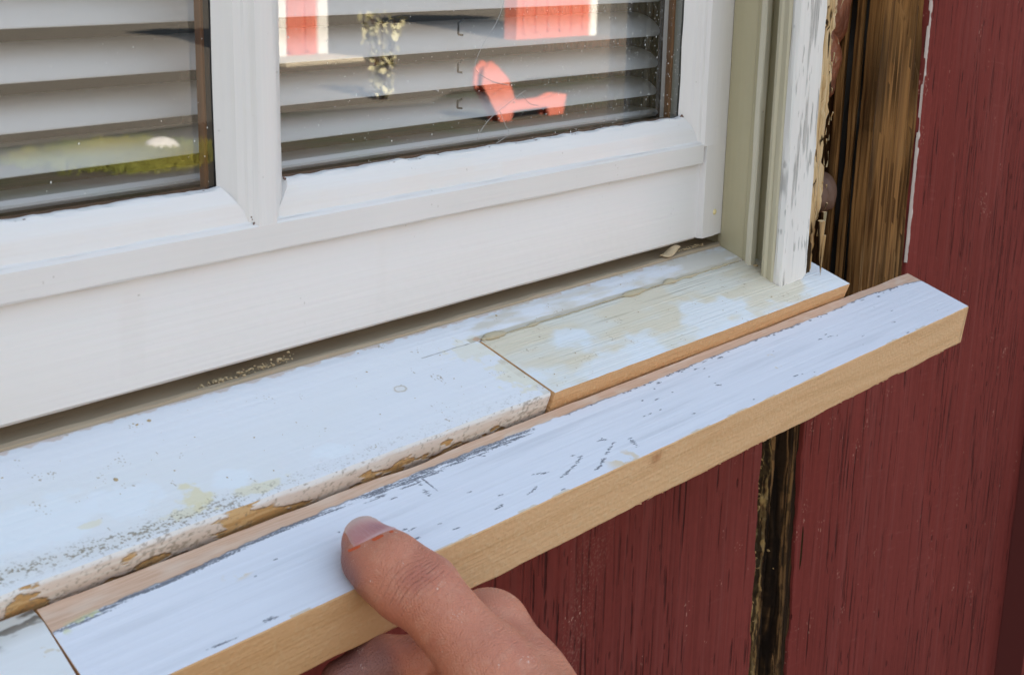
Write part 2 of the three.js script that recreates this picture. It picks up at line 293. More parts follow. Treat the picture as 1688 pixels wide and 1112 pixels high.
  part('caulk_line', cg, plain('old_white_caulk', 0.66, 0.56, 0.50, 0.8), house);
}
// upright timber beside the window: its front face, layered left side, and the rotten strip lower down
{
  const t = thing('timber_post', 'weathered brown upright timber between the window casing and the red planks', 'timber');
  const wob = (y, p, i) => { const f = fbm(p[0] * 640 + 0.8 * fbm(y * 12, 3, 2), y * 9, 3), c = fbm(p[0] * 130 + 0.5 * noise(y * 9, 1), y * 7 + 30, 3); return [i < 4 || i > 52 ? (fbm(y * 30, p[0] * 90 + i, 3) - 0.5) * 0.003 : 0, i < 2 ? 0 : (f - 0.5) * 0.0034 - 0.0045 * sstep(0.60, 0.68, c)]; };
  const front = []; for (let i = 0; i <= 56; i++) front.push([lerp(0.8315, 0.8842, i / 56), lerp(0.0140, 0.0180, i / 56) + 0.0022 * (fbm(i * 0.9, 4, 2) - 0.5)]);
  part('front_board', facetUV(alongY([[0.8842, 0.004], [0.8315, 0.004], ...front], -0.16, 0.6, 380, wob, 0.9), 'y', [0.4, 0.1], 0.13), M.weathered, t);
  const strip = (n, x, z0, z1, m, o) => part(n, facetUV(alongY(boxRing(x, 0.885, z0, z1, 0.0006), -0.16, 1.2, 90, (y, p, i) => [(fbm(y * 40 + o, i, 3) - 0.5) * 0.003, 0], 0.8), 'y', [0.4, 0.1], o), m, t);
  strip('felt_layer', 0.8350, 0.0005, 0.0038, M.black, 3);
  strip('middle_board', 0.8325, -0.0045, 0.0003, M.weathered, 5);
  strip('felt_layer', 0.8365, -0.0100, -0.0047, M.black, 7);
  strip('back_board', 0.8335, -0.0155, -0.0102, M.weathered, 8);
  strip('inner_board', 0.8380, -0.0515, -0.0157, M.darkWood, 9);
}
{
  const t = thing('rotten_strip', 'rotten crumbling wood strip in the gap between the red planks under the sill', 'wood strip');
  const ring = [], n = 34; for (let i = 0; i <= n; i++) ring.push([lerp(0.700, 0.772, i / n), 0]);
  const surf = (y, x) => {
    const u = clamp((x - 0.714) / 0.045); const fib = fbm(x * 900, y * 16 + fbm(y * 30, x * 60, 2), 3), lump = fbm(x * 260, y * 130, 3);
    const rough = (fbm(y * 420, x * 700, 3) - 0.5) * 0.0018 * (1 - sstep(0.2, 0.5, u)), ridge = rough + Math.exp(-Math.pow((u - 0.16 - 0.02 * (noise(y * 22, 5) - 0.5)) / 0.13, 2)) * 0.0042 * (0.55 + 0.75 * lump);
    const cleft = -Math.exp(-Math.pow((u - 0.52 - 0.16 * (noise(y * 14, 2) - 0.5)) / 0.06, 2)) * 0.009;
    return 0.0105 + 0.0065 * u + ridge + cleft + (fib - 0.5) * 0.007 + 0.004 * (noise(y * 20, x * 40) - 0.5);
  };
  const g = sweep([[0.772, -0.0115], [0.700, -0.0115], ...ring], span(-0.75, -0.06, 420), (y, p, i) => V3(p[0], y, i < 2 ? p[1] : surf(y, p[0])), 1.0);
  M.rottenStrip = surface('rotten_wood_with_golden_edge', 1024, 256, [-0.42, 0.700, 0.37, 0.072], (y, x, o) => {
    const u = (x - 0.712) / 0.047, e = 0.30 + 0.10 * (fbm(y * 60, 3, 3) - 0.5), f = fbm(y * 26 + 0.6 * fbm(y * 60, x * 80, 2), x * 900, 4), lump = fbm(y * 220, x * 420, 3), ck = fbm(y * 12, x * 260 + 8, 3);
    o.c[0] = 0.14; o.c[1] = 0.070; o.c[2] = 0.027; mix3(o.c, [0.25, 0.135, 0.05], clamp((f - 0.52) * 4) * 0.8);
    const gold = (1 - sstep(e - 0.14, e + 0.16, u + 0.5 * (lump - 0.5))) ; mix3(o.c, [0.34, 0.225, 0.085], gold * clamp(0.5 + (lump - 0.4) * 3)); mix3(o.c, [0.05, 0.028, 0.012], sstep(0.52, 0.42, fbm(y * 150 + 9, x * 300, 3)) * 0.7); mix3(o.c, [0.46, 0.36, 0.20], gold * clamp((lump - 0.60) * 5) * 0.7);
    mix3(o.c, [0.012, 0.007, 0.004], sstep(0.47, 0.40, f) * 0.85); mix3(o.c, [0.010, 0.006, 0.004], sstep(0.57, 0.64, ck) * 0.9 * (1 - gold * 0.7)); mix3(o.c, [0.03, 0.016, 0.008], sstep(0.80, 1.0, u) * 0.7); o.h = f * 0.6 + lump * 0.4;  // near-black clefts put the shading of the furrows into the colour
  }, { bump: 0.003, roughness: 0.9, specularIntensity: 0.2 });
  part('wood_body', grouped(g, [{ uv: winUV(M.rottenStrip, (p) => p.y, (p) => p.x) }]), [M.rottenStrip], t);
  const cr = []; M.crumb = plain('yellowish_rotten_crumbs', 0.38, 0.235, 0.09, 0.9);
  for (let k = 0; k < 760; k++) { const y = -0.12 - rnd() * 0.28, x = 0.7125 + 0.0075 * rnd() * rnd() + (rnd() > 0.97 ? rnd() * 0.03 : 0), r = 0.0004 + 0.0012 * rnd() * rnd(); if (noise(y * 60, x * 80) < 0.35) continue; const s = new THREE.IcosahedronGeometry(1, 0); s.scale(r * 0.8, r * (1 + rnd() * 1.6), r * 0.7); s.rotateX(rnd() * 6); s.translate(x, y, surf(y, x) + r * 0.5); cr.push(s); }
  const c = part('wood_crumbs', mergeGeometries(cr), M.crumb, t); c.userData.kind = 'stuff';
}
// sealing foam in the gap
{
  M.foam = surface('orange_brown_foam', 256, 256, [0, 0, 1, 1], (x, y, o) => { const f = fbm(x * 9, y * 9, 4); o.c[0] = 0.24; o.c[1] = 0.075; o.c[2] = 0.032; mix3(o.c, [0.10, 0.026, 0.011], clamp((f - 0.4) * 2.4)); o.h = fbm(x * 40, y * 40, 3); }, { bump: 0.001, roughness: 0.5 });
  M.foamGrey = plain('greyish_foam', 0.15, 0.078, 0.05, 0.6);
  const blob = (parts, k) => mergeGeometries(parts.map(([x, y, z, rx, ry, rz]) => { const g = new THREE.SphereGeometry(1, 40, 30), p = g.attributes.position; for (let i = 0; i < p.count; i++) { const a = p.getX(i), b = p.getY(i), c = p.getZ(i), s = 1 + 0.35 * (fbm(a * 1.6 + k + 5, b * 1.6 + c * 1.1 + 7, 3) - 0.5); p.setXYZ(i, x + a * rx * s, y + b * ry * s, z + c * rz * s); } g.computeVertexNormals(); return g; }));
  single('foam_bead', blob([[0.822, 0.135, -0.020, 0.015, 0.050, 0.016], [0.815, 0.085, -0.021, 0.014, 0.030, 0.015], [0.812, 0.055, -0.024, 0.012, 0.024, 0.013], [0.822, 0.2, -0.02, 0.015, 0.05, 0.016]], 1), M.foam, 'long orange brown foam bulging high in the dark gap beside the timber', 'sealing foam');
  single('foam_bead', blob([[0.821, 0.003, -0.012, 0.007, 0.013, 0.009], [0.815, 0.002, -0.014, 0.008, 0.010, 0.009]], 4), M.foamGrey, 'small greyish foam lump low in the gap behind the splintered casing edge', 'sealing foam');
}

// ================================================================ the window
const GZ = -0.006, STEP = 0.041, BEAD = 0.0512, FZ = 0.0034, TOP = 0.45;
const sash = thing('window_sash', 'white painted two pane window sash with moulded bars above the sill', 'window');
{
  const w = (o, a = 0.0002) => (t, p, i) => [(fbm(t * 40 + o, i * 3.1, 2) - 0.5) * a, (fbm(t * 46 + o, i * 2.3 + 8, 3) - 0.5) * a * 2];
  // rail under the moulding: flat lower face and proud upper band
  part('bottom_rail', facetUV(alongX([[0.0, 0.0012], [-0.0012, 0], [-0.0165, 0], [-0.0165, STEP + 0.002], [-0.001, STEP + 0.002], [0, STEP]], 0.03, 0.6545, 120, w(1)), 'x'), M.white, sash);
  part('rail_band', facetUV(alongX([[FZ, STEP + 0.0004], [FZ - 0.0006, STEP - 0.0003], [-0.001, STEP - 0.0003], [-0.02, STEP + 0.0021], [-0.02, BEAD + 0.0008], [FZ - 0.0012, BEAD + 0.0008], [FZ, BEAD - 0.0004]], 0.03, 0.652, 160, w(2, 0.0003)), 'x', undefined, 0.3), M.white, sash);
  // ovolo moulding, height d above the bead against depth z: the rounded profile round each opening
  const H = 0.0648 - BEAD, side = 0.0108;
const ring0 = [[0, FZ - 0.0012], [0.0004, FZ - 0.0020], [0.0008, 0.0010], [0.0030, 0.0004], ...span(0, Math.PI / 2, 9).slice(1).map((q) => [0.0030 + (H - 0.0030) * Math.sin(q) , 0.0004 - 0.0052 * (1 - Math.cos(q))]), [H, -0.0062], [0, -0.0062]];
  // bottom lengths, mitred into the uprights: a point at height d ends side * d / H before the upright's arris
  const bottom = (xa, xb, ma, mb, o) => sweep(ring0, span(0, 1, 150), (t, p, i) => {
    const d = p[0] / H, x = lerp(xa + (ma ? side * d : 0), xb - (mb ? side * d : 0), t);
    const edge = i >= 11 && i <= 13 ? (fbm(x * 170 + o, 3, 4) - 0.5) * 0.0012 : 0, wv = (fbm(x * 60 + o, i * 0.9, 3) - 0.5) * 0.0007;
    return V3(x, BEAD + 0.0008 + p[0] + edge, p[1] + wv + (fbm(x * 30, i * 0.5 + o, 2) - 0.5) * 0.0004);
  }, 0.5);
  part('glazing_bead', facetUV(bottom(0.03, 0.346, false, true, 3), 'x', undefined, 0.4), M.cove, sash);
  part('glazing_bead', facetUV(bottom(0.356, 0.6515, true, true, 9), 'x', undefined, 0.6), M.cove, sash);
  const fk = []; for (let k = 0; k < 260; k++) { let x; do x = lerp(0.1, 0.64, rnd()); while (x > 0.335 && x < 0.368); if (fbm(x * 60, 4, 3) < 0.47) continue; const r = 0.0002 + 0.0004 * rnd() * rnd(), g = new THREE.IcosahedronGeometry(r, 0); g.scale(1.5 + 5 * rnd() * rnd(), 0.5, 0.7); g.translate(x, BEAD + 0.0008 + H - 0.0002 - 0.0022 * rnd() * rnd(), -0.0046 + 0.0012 * rnd()); fk.push(g); }
  for (let k = 0; k < 420; k++) { const x = lerp(0.15, 0.654, rnd()); if (fbm(x * 40, 9, 3) < 0.46) continue; const r = 0.00015 + 0.0002 * rnd(), g = new THREE.IcosahedronGeometry(r, 0); g.scale(2 + 6 * rnd() * rnd(), 0.6, 0.8); g.translate(x, STEP - 0.0005, 0.0004 + 0.0004 * rnd()); fk.push(g); }
  for (const [x, y, z, r] of [[0.3405, 0.0655, -0.004, 0.0011], [0.3425, 0.0605, -0.0015, 0.0007], [0.3455, 0.0535, 0.0012, 0.0009], [0.3450, 0.0520, 0.0022, 0.0006], [0.6405, 0.0655, -0.004, 0.0011], [0.6440, 0.0610, -0.002, 0.0006], [0.6515, 0.0530, 0.0015, 0.0007], [0.366, 0.0655, -0.004, 0.001]]) for (let k = 0; k < 5; k++) { const g = new THREE.IcosahedronGeometry(r * (0.3 + 0.4 * rnd()), 0); g.translate(x + (rnd() - 0.5) * r * 2, y + (rnd() - 0.5) * r * 2, z); fk.push(g); }
  const fkm = part('dirt_flecks', mergeGeometries(fk), plain('brown_putty_flecks', 0.17, 0.10, 0.07, 0.9), sash); fkm.userData.kind = 'stuff';
  // mullion: flat nose with fluted coves to both panes
  const cove = (xa, dir) => [[xa, FZ - 0.0008], [xa + dir * 0.0006, FZ - 0.0016], [xa + dir * 0.0022, FZ - 0.0022], [xa + dir * 0.003, FZ - 0.0031], [xa + dir * 0.0056, FZ - 0.0042], [xa + dir * 0.0064, FZ - 0.0054], [xa + dir * 0.0095, GZ + 0.0010], [xa + dir * side, -0.0062]];
  const uw = (o) => (y, p, i) => { const putty = i === o ? (fbm(y * 60, 1.7 + o, 4) - 0.5) * 0.0014 : 0; return [putty + (fbm(y * 30, i + o, 2) - 0.5) * 0.0004, (fbm(y * 36, i * 2 + o, 2) - 0.5) * 0.0003]; };
  const nose = alongY([[0.3468, FZ], [0.3552, FZ], ...cove(0.356, 1), ...cove(0.346, -1).reverse()], BEAD - 0.0012, TOP, 160, uw(9), 0.45);
  part('mullion', facetUV(nose, 'y', undefined, 0.2), M.cove, sash);
  // right stile with its own cove and a flat face that steps once
  const st = alongY([[0.6522, FZ], [0.6668, FZ], [0.6672, FZ - 0.0005], [0.6785, FZ - 0.0009], [0.6795, FZ - 0.002], [0.6795, -0.02], [0.644, -0.02], [0.6435, -0.0062], ...cove(0.6514, -1).reverse()], BEAD - 0.0012, TOP, 160, uw(8), 0.45);
  part('right_stile', facetUV(st, 'y', undefined, 0.7), M.white, sash);
  part('right_stile', facetUV(alongY([[0.6544, 0.0014], [0.6552, FZ], [0.6668, FZ], [0.6672, FZ - 0.0005], [0.6785, FZ - 0.0009], [0.6795, FZ - 0.002], [0.6795, -0.02], [0.6548, -0.02]], 0.0006, BEAD - 0.0012, 30, null, 0.45), 'y', undefined, 0.8), M.white, sash);
  part('left_stile', facetUV(alongY(boxRing(0.006, 0.066, -0.02, FZ), 0, TOP, 2), 'y', undefined, 0.1), M.white, sash);
  part('top_rail', facetUV(alongX(boxRing(-0.02, FZ + 0.0002, TOP - 0.05, TOP + 0.01), 0.006, 0.6795, 2), 'x', undefined, 0.1), M.white, sash);
  // brown inside of the sash behind the glass, with the glazing spacers
  const opening = [[0.050, 0.3365], [0.3655, 0.6415]];
  for (const [a, b] of opening) {
    const y0 = 0.0640, y1 = TOP - 0.05, z0 = -0.0116, z1 = -0.0152;
    const fr = (n, m, za, zb, e) => {
      const gs = [box(a - 0.012, a + e, y0 - 0.006, y1, zb, za), box(b - e, b + 0.012, y0 - 0.006, y1, zb, za), box(a + e, b - e, y0 - 0.02, y0 + e * 0.6 - 0.0002, zb, za)];
      part(n, facetUV(mergeGeometries(gs), 'y', [0.4, 0.05]), m, sash);
    };
    fr('glazing_spacer', a < 0.3 ? M.black : M.spacer, -0.0078, z0, 0.0002); fr('inner_frame', M.stainBrown, z0 - 0.0001, z1, 0.0012);
    const pane = new THREE.PlaneGeometry(b - a + 0.008, y1 - y0 + 0.014); pane.translate((a + b) / 2, (y0 + y1) / 2, GZ - 0.0008);
    const pane2 = pane.clone(); pane2.translate(0, 0, -0.0056); part('glass_pane', pane2, M.glass ??= new THREE.MeshPhysicalMaterial({ name: 'window_glass', color: 0xffffff, transmission: 1, thickness: 0, roughness: 0, ior: 1.52 }), sash);
    part('glass_pane', pane, M.glass ??= new THREE.MeshPhysicalMaterial({ name: 'window_glass', color: 0xffffff, transmission: 1, thickness: 0, roughness: 0, ior: 1.52 }), sash);
  }
  // dust on the right pane
  const dg = new THREE.CircleGeometry(1, 6), dust = new THREE.InstancedMesh(dg, plain('pale_dust', 0.75, 0.74, 0.70, 0.9), 1100), mt = new THREE.Matrix4();
  for (let i = 0; i < 1100; i++) { let x, y; do { x = i % 5 ? lerp(0.37, 0.642, Math.pow(rnd(), 0.45)) : lerp(0.2, 0.642, rnd()); } while (x > 0.335 && x < 0.368); y = lerp(0.066, 0.15, rnd()); const r = 0.00010 + 0.00022 * rnd() * rnd(); mt.makeScale(r, r * (1 + rnd()), 1); mt.setPosition(x, y, GZ - 0.0004); dust.setMatrixAt(i, mt); }
  dust.name = 'dust_specks'; dust.userData.kind = 'stuff'; sash.add(dust);
  // dab of yellow on the stile's foot
  const dab = new THREE.SphereGeometry(1, 12, 8); dab.scale(0.0016, 0.0016, 0.0009); dab.translate(0.6664, 0.0135, FZ); part('paint_dab', dab, plain('yellow_resin', 0.72, 0.6, 0.3, 0.4), sash);
}
const frame = thing('window_frame', 'beige window frame jamb with chipped white casing and splintered raw edge', 'window frame');
{
  const w = (o, a) => (y, p, i) => [(fbm(y * 34 + o, i * 1.3, 2) - 0.5) * a, (fbm(y * 30 + o, i * 2.1, 2) - 0.5) * a];
  // jamb: reveal, thin lip, groove, beaded outer reveal
  part('jamb', facetUV(alongY([[0.681, -0.035], [0.681, -0.002], [0.6765, 0.0005], [0.6755, 0.0030], [0.6748, 0.0034], [0.6735, 0.0180], [0.6728, 0.0190], [0.6728, 0.0212], [0.684, 0.0212], [0.686, 0.0325], [0.700, 0.0325], [0.716, 0.0300], [0.716, -0.035]], -0.03, 0.50, 60, w(2, 0.0004), 0.4), 'y', undefined, 0.35), M.olive, frame);
  const lipY = -0.0135;
  part('stop_lip', facetUV(alongY([[0.6712, 0.0214], [0.6708, 0.0240], [0.6716, 0.0246], [0.6760, 0.0246], [0.6760, 0.0214]], lipY, 0.50, 60, w(5, 0.0005), 0.4), 'y', undefined, 0.15), M.cream, frame);
  part('outer_bead', facetUV(alongY([[0.6690, 0.0326], [0.6672, 0.0336], [0.6668, 0.0352], [0.6676, 0.0366], [0.6668, 0.0378], [0.6662, 0.0400], [0.6668, 0.0412], [0.6900, 0.0412], [0.6900, 0.0326]], -0.022, 0.50, 60, w(7, 0.0005), 0.5), 'y', undefined, 0.55), M.cream2 = paint('pale_olive_paint', [0.56, 0.51, 0.365], { roughness: 0.4, dirt: 1 }), frame);
  // casing: chipped white paint over grey wood
  M.chipped = surface('chipped_white_paint', 1024, 256, [-0.05, 0.66, 0.3, 0.05], (y, x, o) => {
    const st = fbm(y * 20, x * 500, 3), u = (x - 0.6682) / 0.027, k = 1 + (st - 0.5) * 0.1;
    o.c[0] = 0.74 * k; o.c[1] = 0.715 * k; o.c[2] = 0.67 * k; o.h = 0.75 + (st - 0.5) * 0.2;
    const up = sstep(0.02, 0.06, y) * 0.18 + 0.02, a = fbm(y * 34, x * 330, 4) + up * Math.exp(-Math.pow((u - 0.62) / 0.26, 2)) - 0.04;
    const t = sstep(0.60, 0.74, a);
    if (t > 0) { const f = fbm(y * 50, x * 2600, 3); mix3(o.c, [0.40 * (0.6 + 0.8 * f), 0.385 * (0.6 + 0.8 * f), 0.36 * (0.6 + 0.8 * f)], t * 0.7); if (f > 0.62) mix3(o.c, [0.13, 0.12, 0.11], t * 0.6); o.h -= t * 0.5; }
    const fl = fbm(y * 90 + 4, x * 700 + 9, 3); if (fl > 0.72) mix3(o.c, [0.30, 0.29, 0.27], sstep(0.72, 0.78, fl) * 0.7);
  }, { bump: 0.0008, roughness: 0.6 });
  const cb = (x) => -0.0205 - (x - 0.668) * -0.04 + (fbm(x * 400, 3, 2) - 0.5) * 0.003;
  const ringC = [[0.6668, 0.0414], [0.6660, 0.0430], [0.6664, 0.0445], [0.6672, 0.0455]]; for (let i = 1; i <= 8; i++) ringC.push([lerp(0.6672, 0.6945, i / 8), 0.0457]); ringC.push([0.6950, 0.0448], [0.6950, 0.0414]);
  const cas = sweep(ringC, span(0, 1, 90), (t, p, i) => V3(p[0] + (fbm(t * 20, i, 2) - 0.5) * 0.0004 + (p[0] > 0.693 ? (fbm(t * 60, 4, 3) - 0.5) * 0.0025 : 0), lerp(cb(p[0]), 0.5, t), p[1] + (fbm(t * 24, i * 0.7, 2) - 0.5) * 0.0006), 0.5);
  part('casing', grouped(cas, [{ uv: winUV(M.chipped, (p) => p.y, (p) => p.x) }]), [M.chipped], frame);
  // torn raw edge where the outer part of the casing was split off
  const torn = []; const n1 = 14;
  for (let i = 0; i <= n1; i++) torn.push([lerp(0.6954, 0.7165, i / n1), 0.0436]);
  const tg = sweep([[0.7165, 0.030], [0.6954, 0.030], ...torn], span(0, 1, 260), (t, p, i) => {
    const y = lerp(-0.0195, 0.5, t), u = clamp((p[0] - 0.6954) / 0.0211);
    const wdt = 1.08 + 0.26 * (fbm(y * 40, 6, 4) - 0.5) - 0.26 * (1 - sstep(0.0, 0.028, y)) * (0.4 + 0.9 * fbm(y * 90, 3, 3)), x = 0.6954 + u * 0.0211 * wdt;
    const zz = i < 2 ? p[1] : 0.0432 - 0.0035 * Math.pow(u, 2) + (fbm(x * 900, y * 18, 3) - 0.5) * 0.004 - 0.0016 * (fbm(y * 40, u * 3, 3) > 0.56 ? 1 : 0);
    return V3(x, y, zz);
  }, 0.9);
  M.torn = surface('torn_raw_wood', 1024, 256, [-0.05, 0.69, 0.3, 0.03], (y, x, o) => {
    const f = fbm(y * 26, x * 1500, 4), g = fbm(y * 14 + 3, x * 160, 3); o.c[0] = 0.66; o.c[1] = 0.46; o.c[2] = 0.24;
    mix3(o.c, [0.74, 0.62, 0.43], clamp((0.5 - f) * 3) * 0.8); mix3(o.c, [0.34, 0.19, 0.07], clamp((f - 0.5) * 2.6));
    const low = 1 - sstep(-0.012, 0.035, y); mix3(o.c, [0.36, 0.18, 0.05], low * 0.6); const b = fbm(y * 60 + 9, x * 400, 3); if (b > 0.64 - low * 0.1) mix3(o.c, [0.05, 0.03, 0.015], sstep(0.64 - low * 0.1, 0.7, b));
    if (x < 0.700) mix3(o.c, [0.46, 0.38, 0.23], 0.7); o.h = f;
  }, { bump: 0.0014, roughness: 0.85, specularIntensity: 0.2 });
  const te = part('splintered_edge', grouped(tg, [{ uv: winUV(M.torn, (p) => p.y, (p) => p.x) }]), [M.torn], frame, 'raw torn wood edge of the casing');
  const sp = [];
  for (let k = 0; k < 26; k++) { const y = -0.018 + rnd() * 0.16, r = 0.00018 + 0.00035 * rnd(), L = 0.003 + 0.008 * rnd() * rnd(); const g = new THREE.ConeGeometry(r, L, 4); g.rotateZ((rnd() < 0.6 ? -1 : 1) * (0.15 + rnd() * 0.55) + (rnd() < 0.5 ? Math.PI : 0)); g.rotateY(rnd()); g.translate(0.7125 + (rnd() - 0.55) * 0.006, y, 0.0415 + rnd() * 0.003); sp.push(g); }
  for (const [x, y, L, r, z] of [[0.709, -0.006, 0.03, 0.0022, 0.046], [0.712, 0.002, 0.022, 0.0016, 0.045], [0.7085, -0.011, 0.024, 0.0012, 0.0475], [0.715, 0.004, 0.016, 0.0012, 0.044]]) { const g = new THREE.ConeGeometry(r, L, 5); g.rotateZ(Math.PI + (rnd() - 0.5) * 0.2); g.translate(x, y, z); sp.push(g); }
  const ss = part('wood_splinters', facetUV(mergeGeometries(sp), 'y', [0.3, 0.03]), M.torn, te); ss.userData.kind = 'stuff';
  // tan rebate under the sash, left jamb and head
  part('lower_rebate', facetUV(alongX([[0.0040, -0.0080], [0.0028, -0.0052], [0.0012, -0.0047], [-0.0002, -0.0058], [-0.0014, -0.0062], [-0.0090, -0.0052], [-0.0150, -0.0036], [-0.0175, 0.0010], [-0.0180, 0.006], [-0.0225, 0.006], [-0.0225, -0.02], [0.0040, -0.02]], -0.02, 0.6800, 140, (x, p, i) => i < 4 ? [(fbm(x * 70, i, 3) - 0.5) * 0.0012, (fbm(x * 80, i + 5, 3) - 0.5) * 0.0008] : [0, 0]), 'x', undefined, 0.1), M.tan, frame);
  part('inner_sill', facetUV(box(-0.02, 0.73, -0.03, 0.052, -0.15, -0.0235), 'x', [0.4, 0.05]), M.darkWood, frame);
  part('left_jamb', facetUV(box(-0.03, 0.0045, -0.02, 0.5, -0.15, 0.03), 'y'), M.olive, frame);
  part('inner_jamb', facetUV(box(0.71, 0.734, 0.052, 0.5, -0.15, -0.0355), 'y', [0.4, 0.1]), M.darkWood, frame);
  part('head', facetUV(box(-0.03, 0.735, 0.4625, 0.518, -0.15, 0.0405), 'x'), M.olive, frame);
}

// ================================================================ blind behind the glass
{
  const t = thing('venetian_blind', 'grey white venetian blind hanging closely behind the window glass', 'blind');
  M.slat = plain('pale_grey_slat', 0.57, 0.57, 0.56, 0.34);
  const xa = 0.03, xb = 0.667, Wd = 0.025, R = 0.009;
  const slatShape = (() => {
    const xs = [...span(0, R, 8), ...span(R, xb - xa - R, 10).slice(1, -1), ...span(xb - xa - R, xb - xa, 8)], nz = 8, pos = [], idx = [];
    for (const x of xs) { const e = Math.min(x, xb - xa - x), cut = e < R ? R - Math.sqrt(Math.max(0, R * R - (R - e) * (R - e))) : 0, h = Wd / 2 - cut + 0.0001; for (let k = 0; k <= nz; k++) { const s = (k / nz * 2 - 1) * h; pos.push(xa + x, 0.0027 * (1 - Math.pow(s / (Wd / 2), 2)), s); } }
    for (let i = 0; i + 1 < xs.length; i++) for (let k = 0; k < nz; k++) { const a = i * (nz + 1) + k, b = a + nz + 1; idx.push(a, a + 1, b, b, a + 1, b + 1); }
    const top = new THREE.BufferGeometry(); top.setAttribute('position', new THREE.Float32BufferAttribute(pos, 3)); top.setIndex(idx); top.computeVertexNormals();
    const bot = top.clone(); bot.translate(0, -0.00035, 0); const bi = [...bot.index.array]; for (let i = 0; i < bi.length; i += 3) { const q = bi[i]; bi[i] = bi[i + 1]; bi[i + 1] = q; } bot.setIndex(bi); bot.computeVertexNormals();
    return mergeGeometries([top, bot]);
  })();
  const edges = [0.0735, 0.0880, 0.1045, 0.1222]; while (edges.at(-1) < 0.40) edges.push(edges.at(-1) + 0.0182);
  const zf = -0.034;
  edges.forEach((y, i) => { const a = [0.30, 0.38, 0.46, 0.54][i] ?? 0.58; const s = part('slat', slatShape, M.slat, t); s.rotation.x = a; s.position.set(0, y + Math.sin(a) * Wd / 2, zf - Math.cos(a) * Wd / 2); });
  part('bottom_bar', facetUV(alongX(boxRing(-0.056, zf - 0.001, 0.0610, 0.0650, 0.0015), xa, xb - 0.002, 2), 'x'), M.slat, t);
  M.cord = plain('dark_ladder_cord', 0.02, 0.02, 0.02, 0.8);
  for (const X of [0.497, 0.14]) for (let i = 0; i < 5; i++) {
    const y = (edges[i] ?? 0.06) + 0.0068 - (i === 0 ? 0.0015 : 0), k = i === 0 ? 0.6 : i === 1 ? 0.8 : 1;
    const bar = (x0, y0, x1, y1) => { const L = Math.hypot(x1 - x0, y1 - y0), g = new THREE.CylinderGeometry(0.00048, 0.00048, L, 5); g.rotateZ(Math.atan2(y1 - y0, x1 - x0) - Math.PI / 2); g.translate((x0 + x1) / 2, (y0 + y1) / 2, zf + 0.0014); return g; };
    part('ladder_cord', mergeGeometries([bar(X, y, X, y + 0.0052 * k), bar(X, y + 0.0052 * k, X + 0.0030, y + 0.0064 * k), bar(X, y, X + 0.0030, y - 0.0004)]), M.cord, t);
  }
}

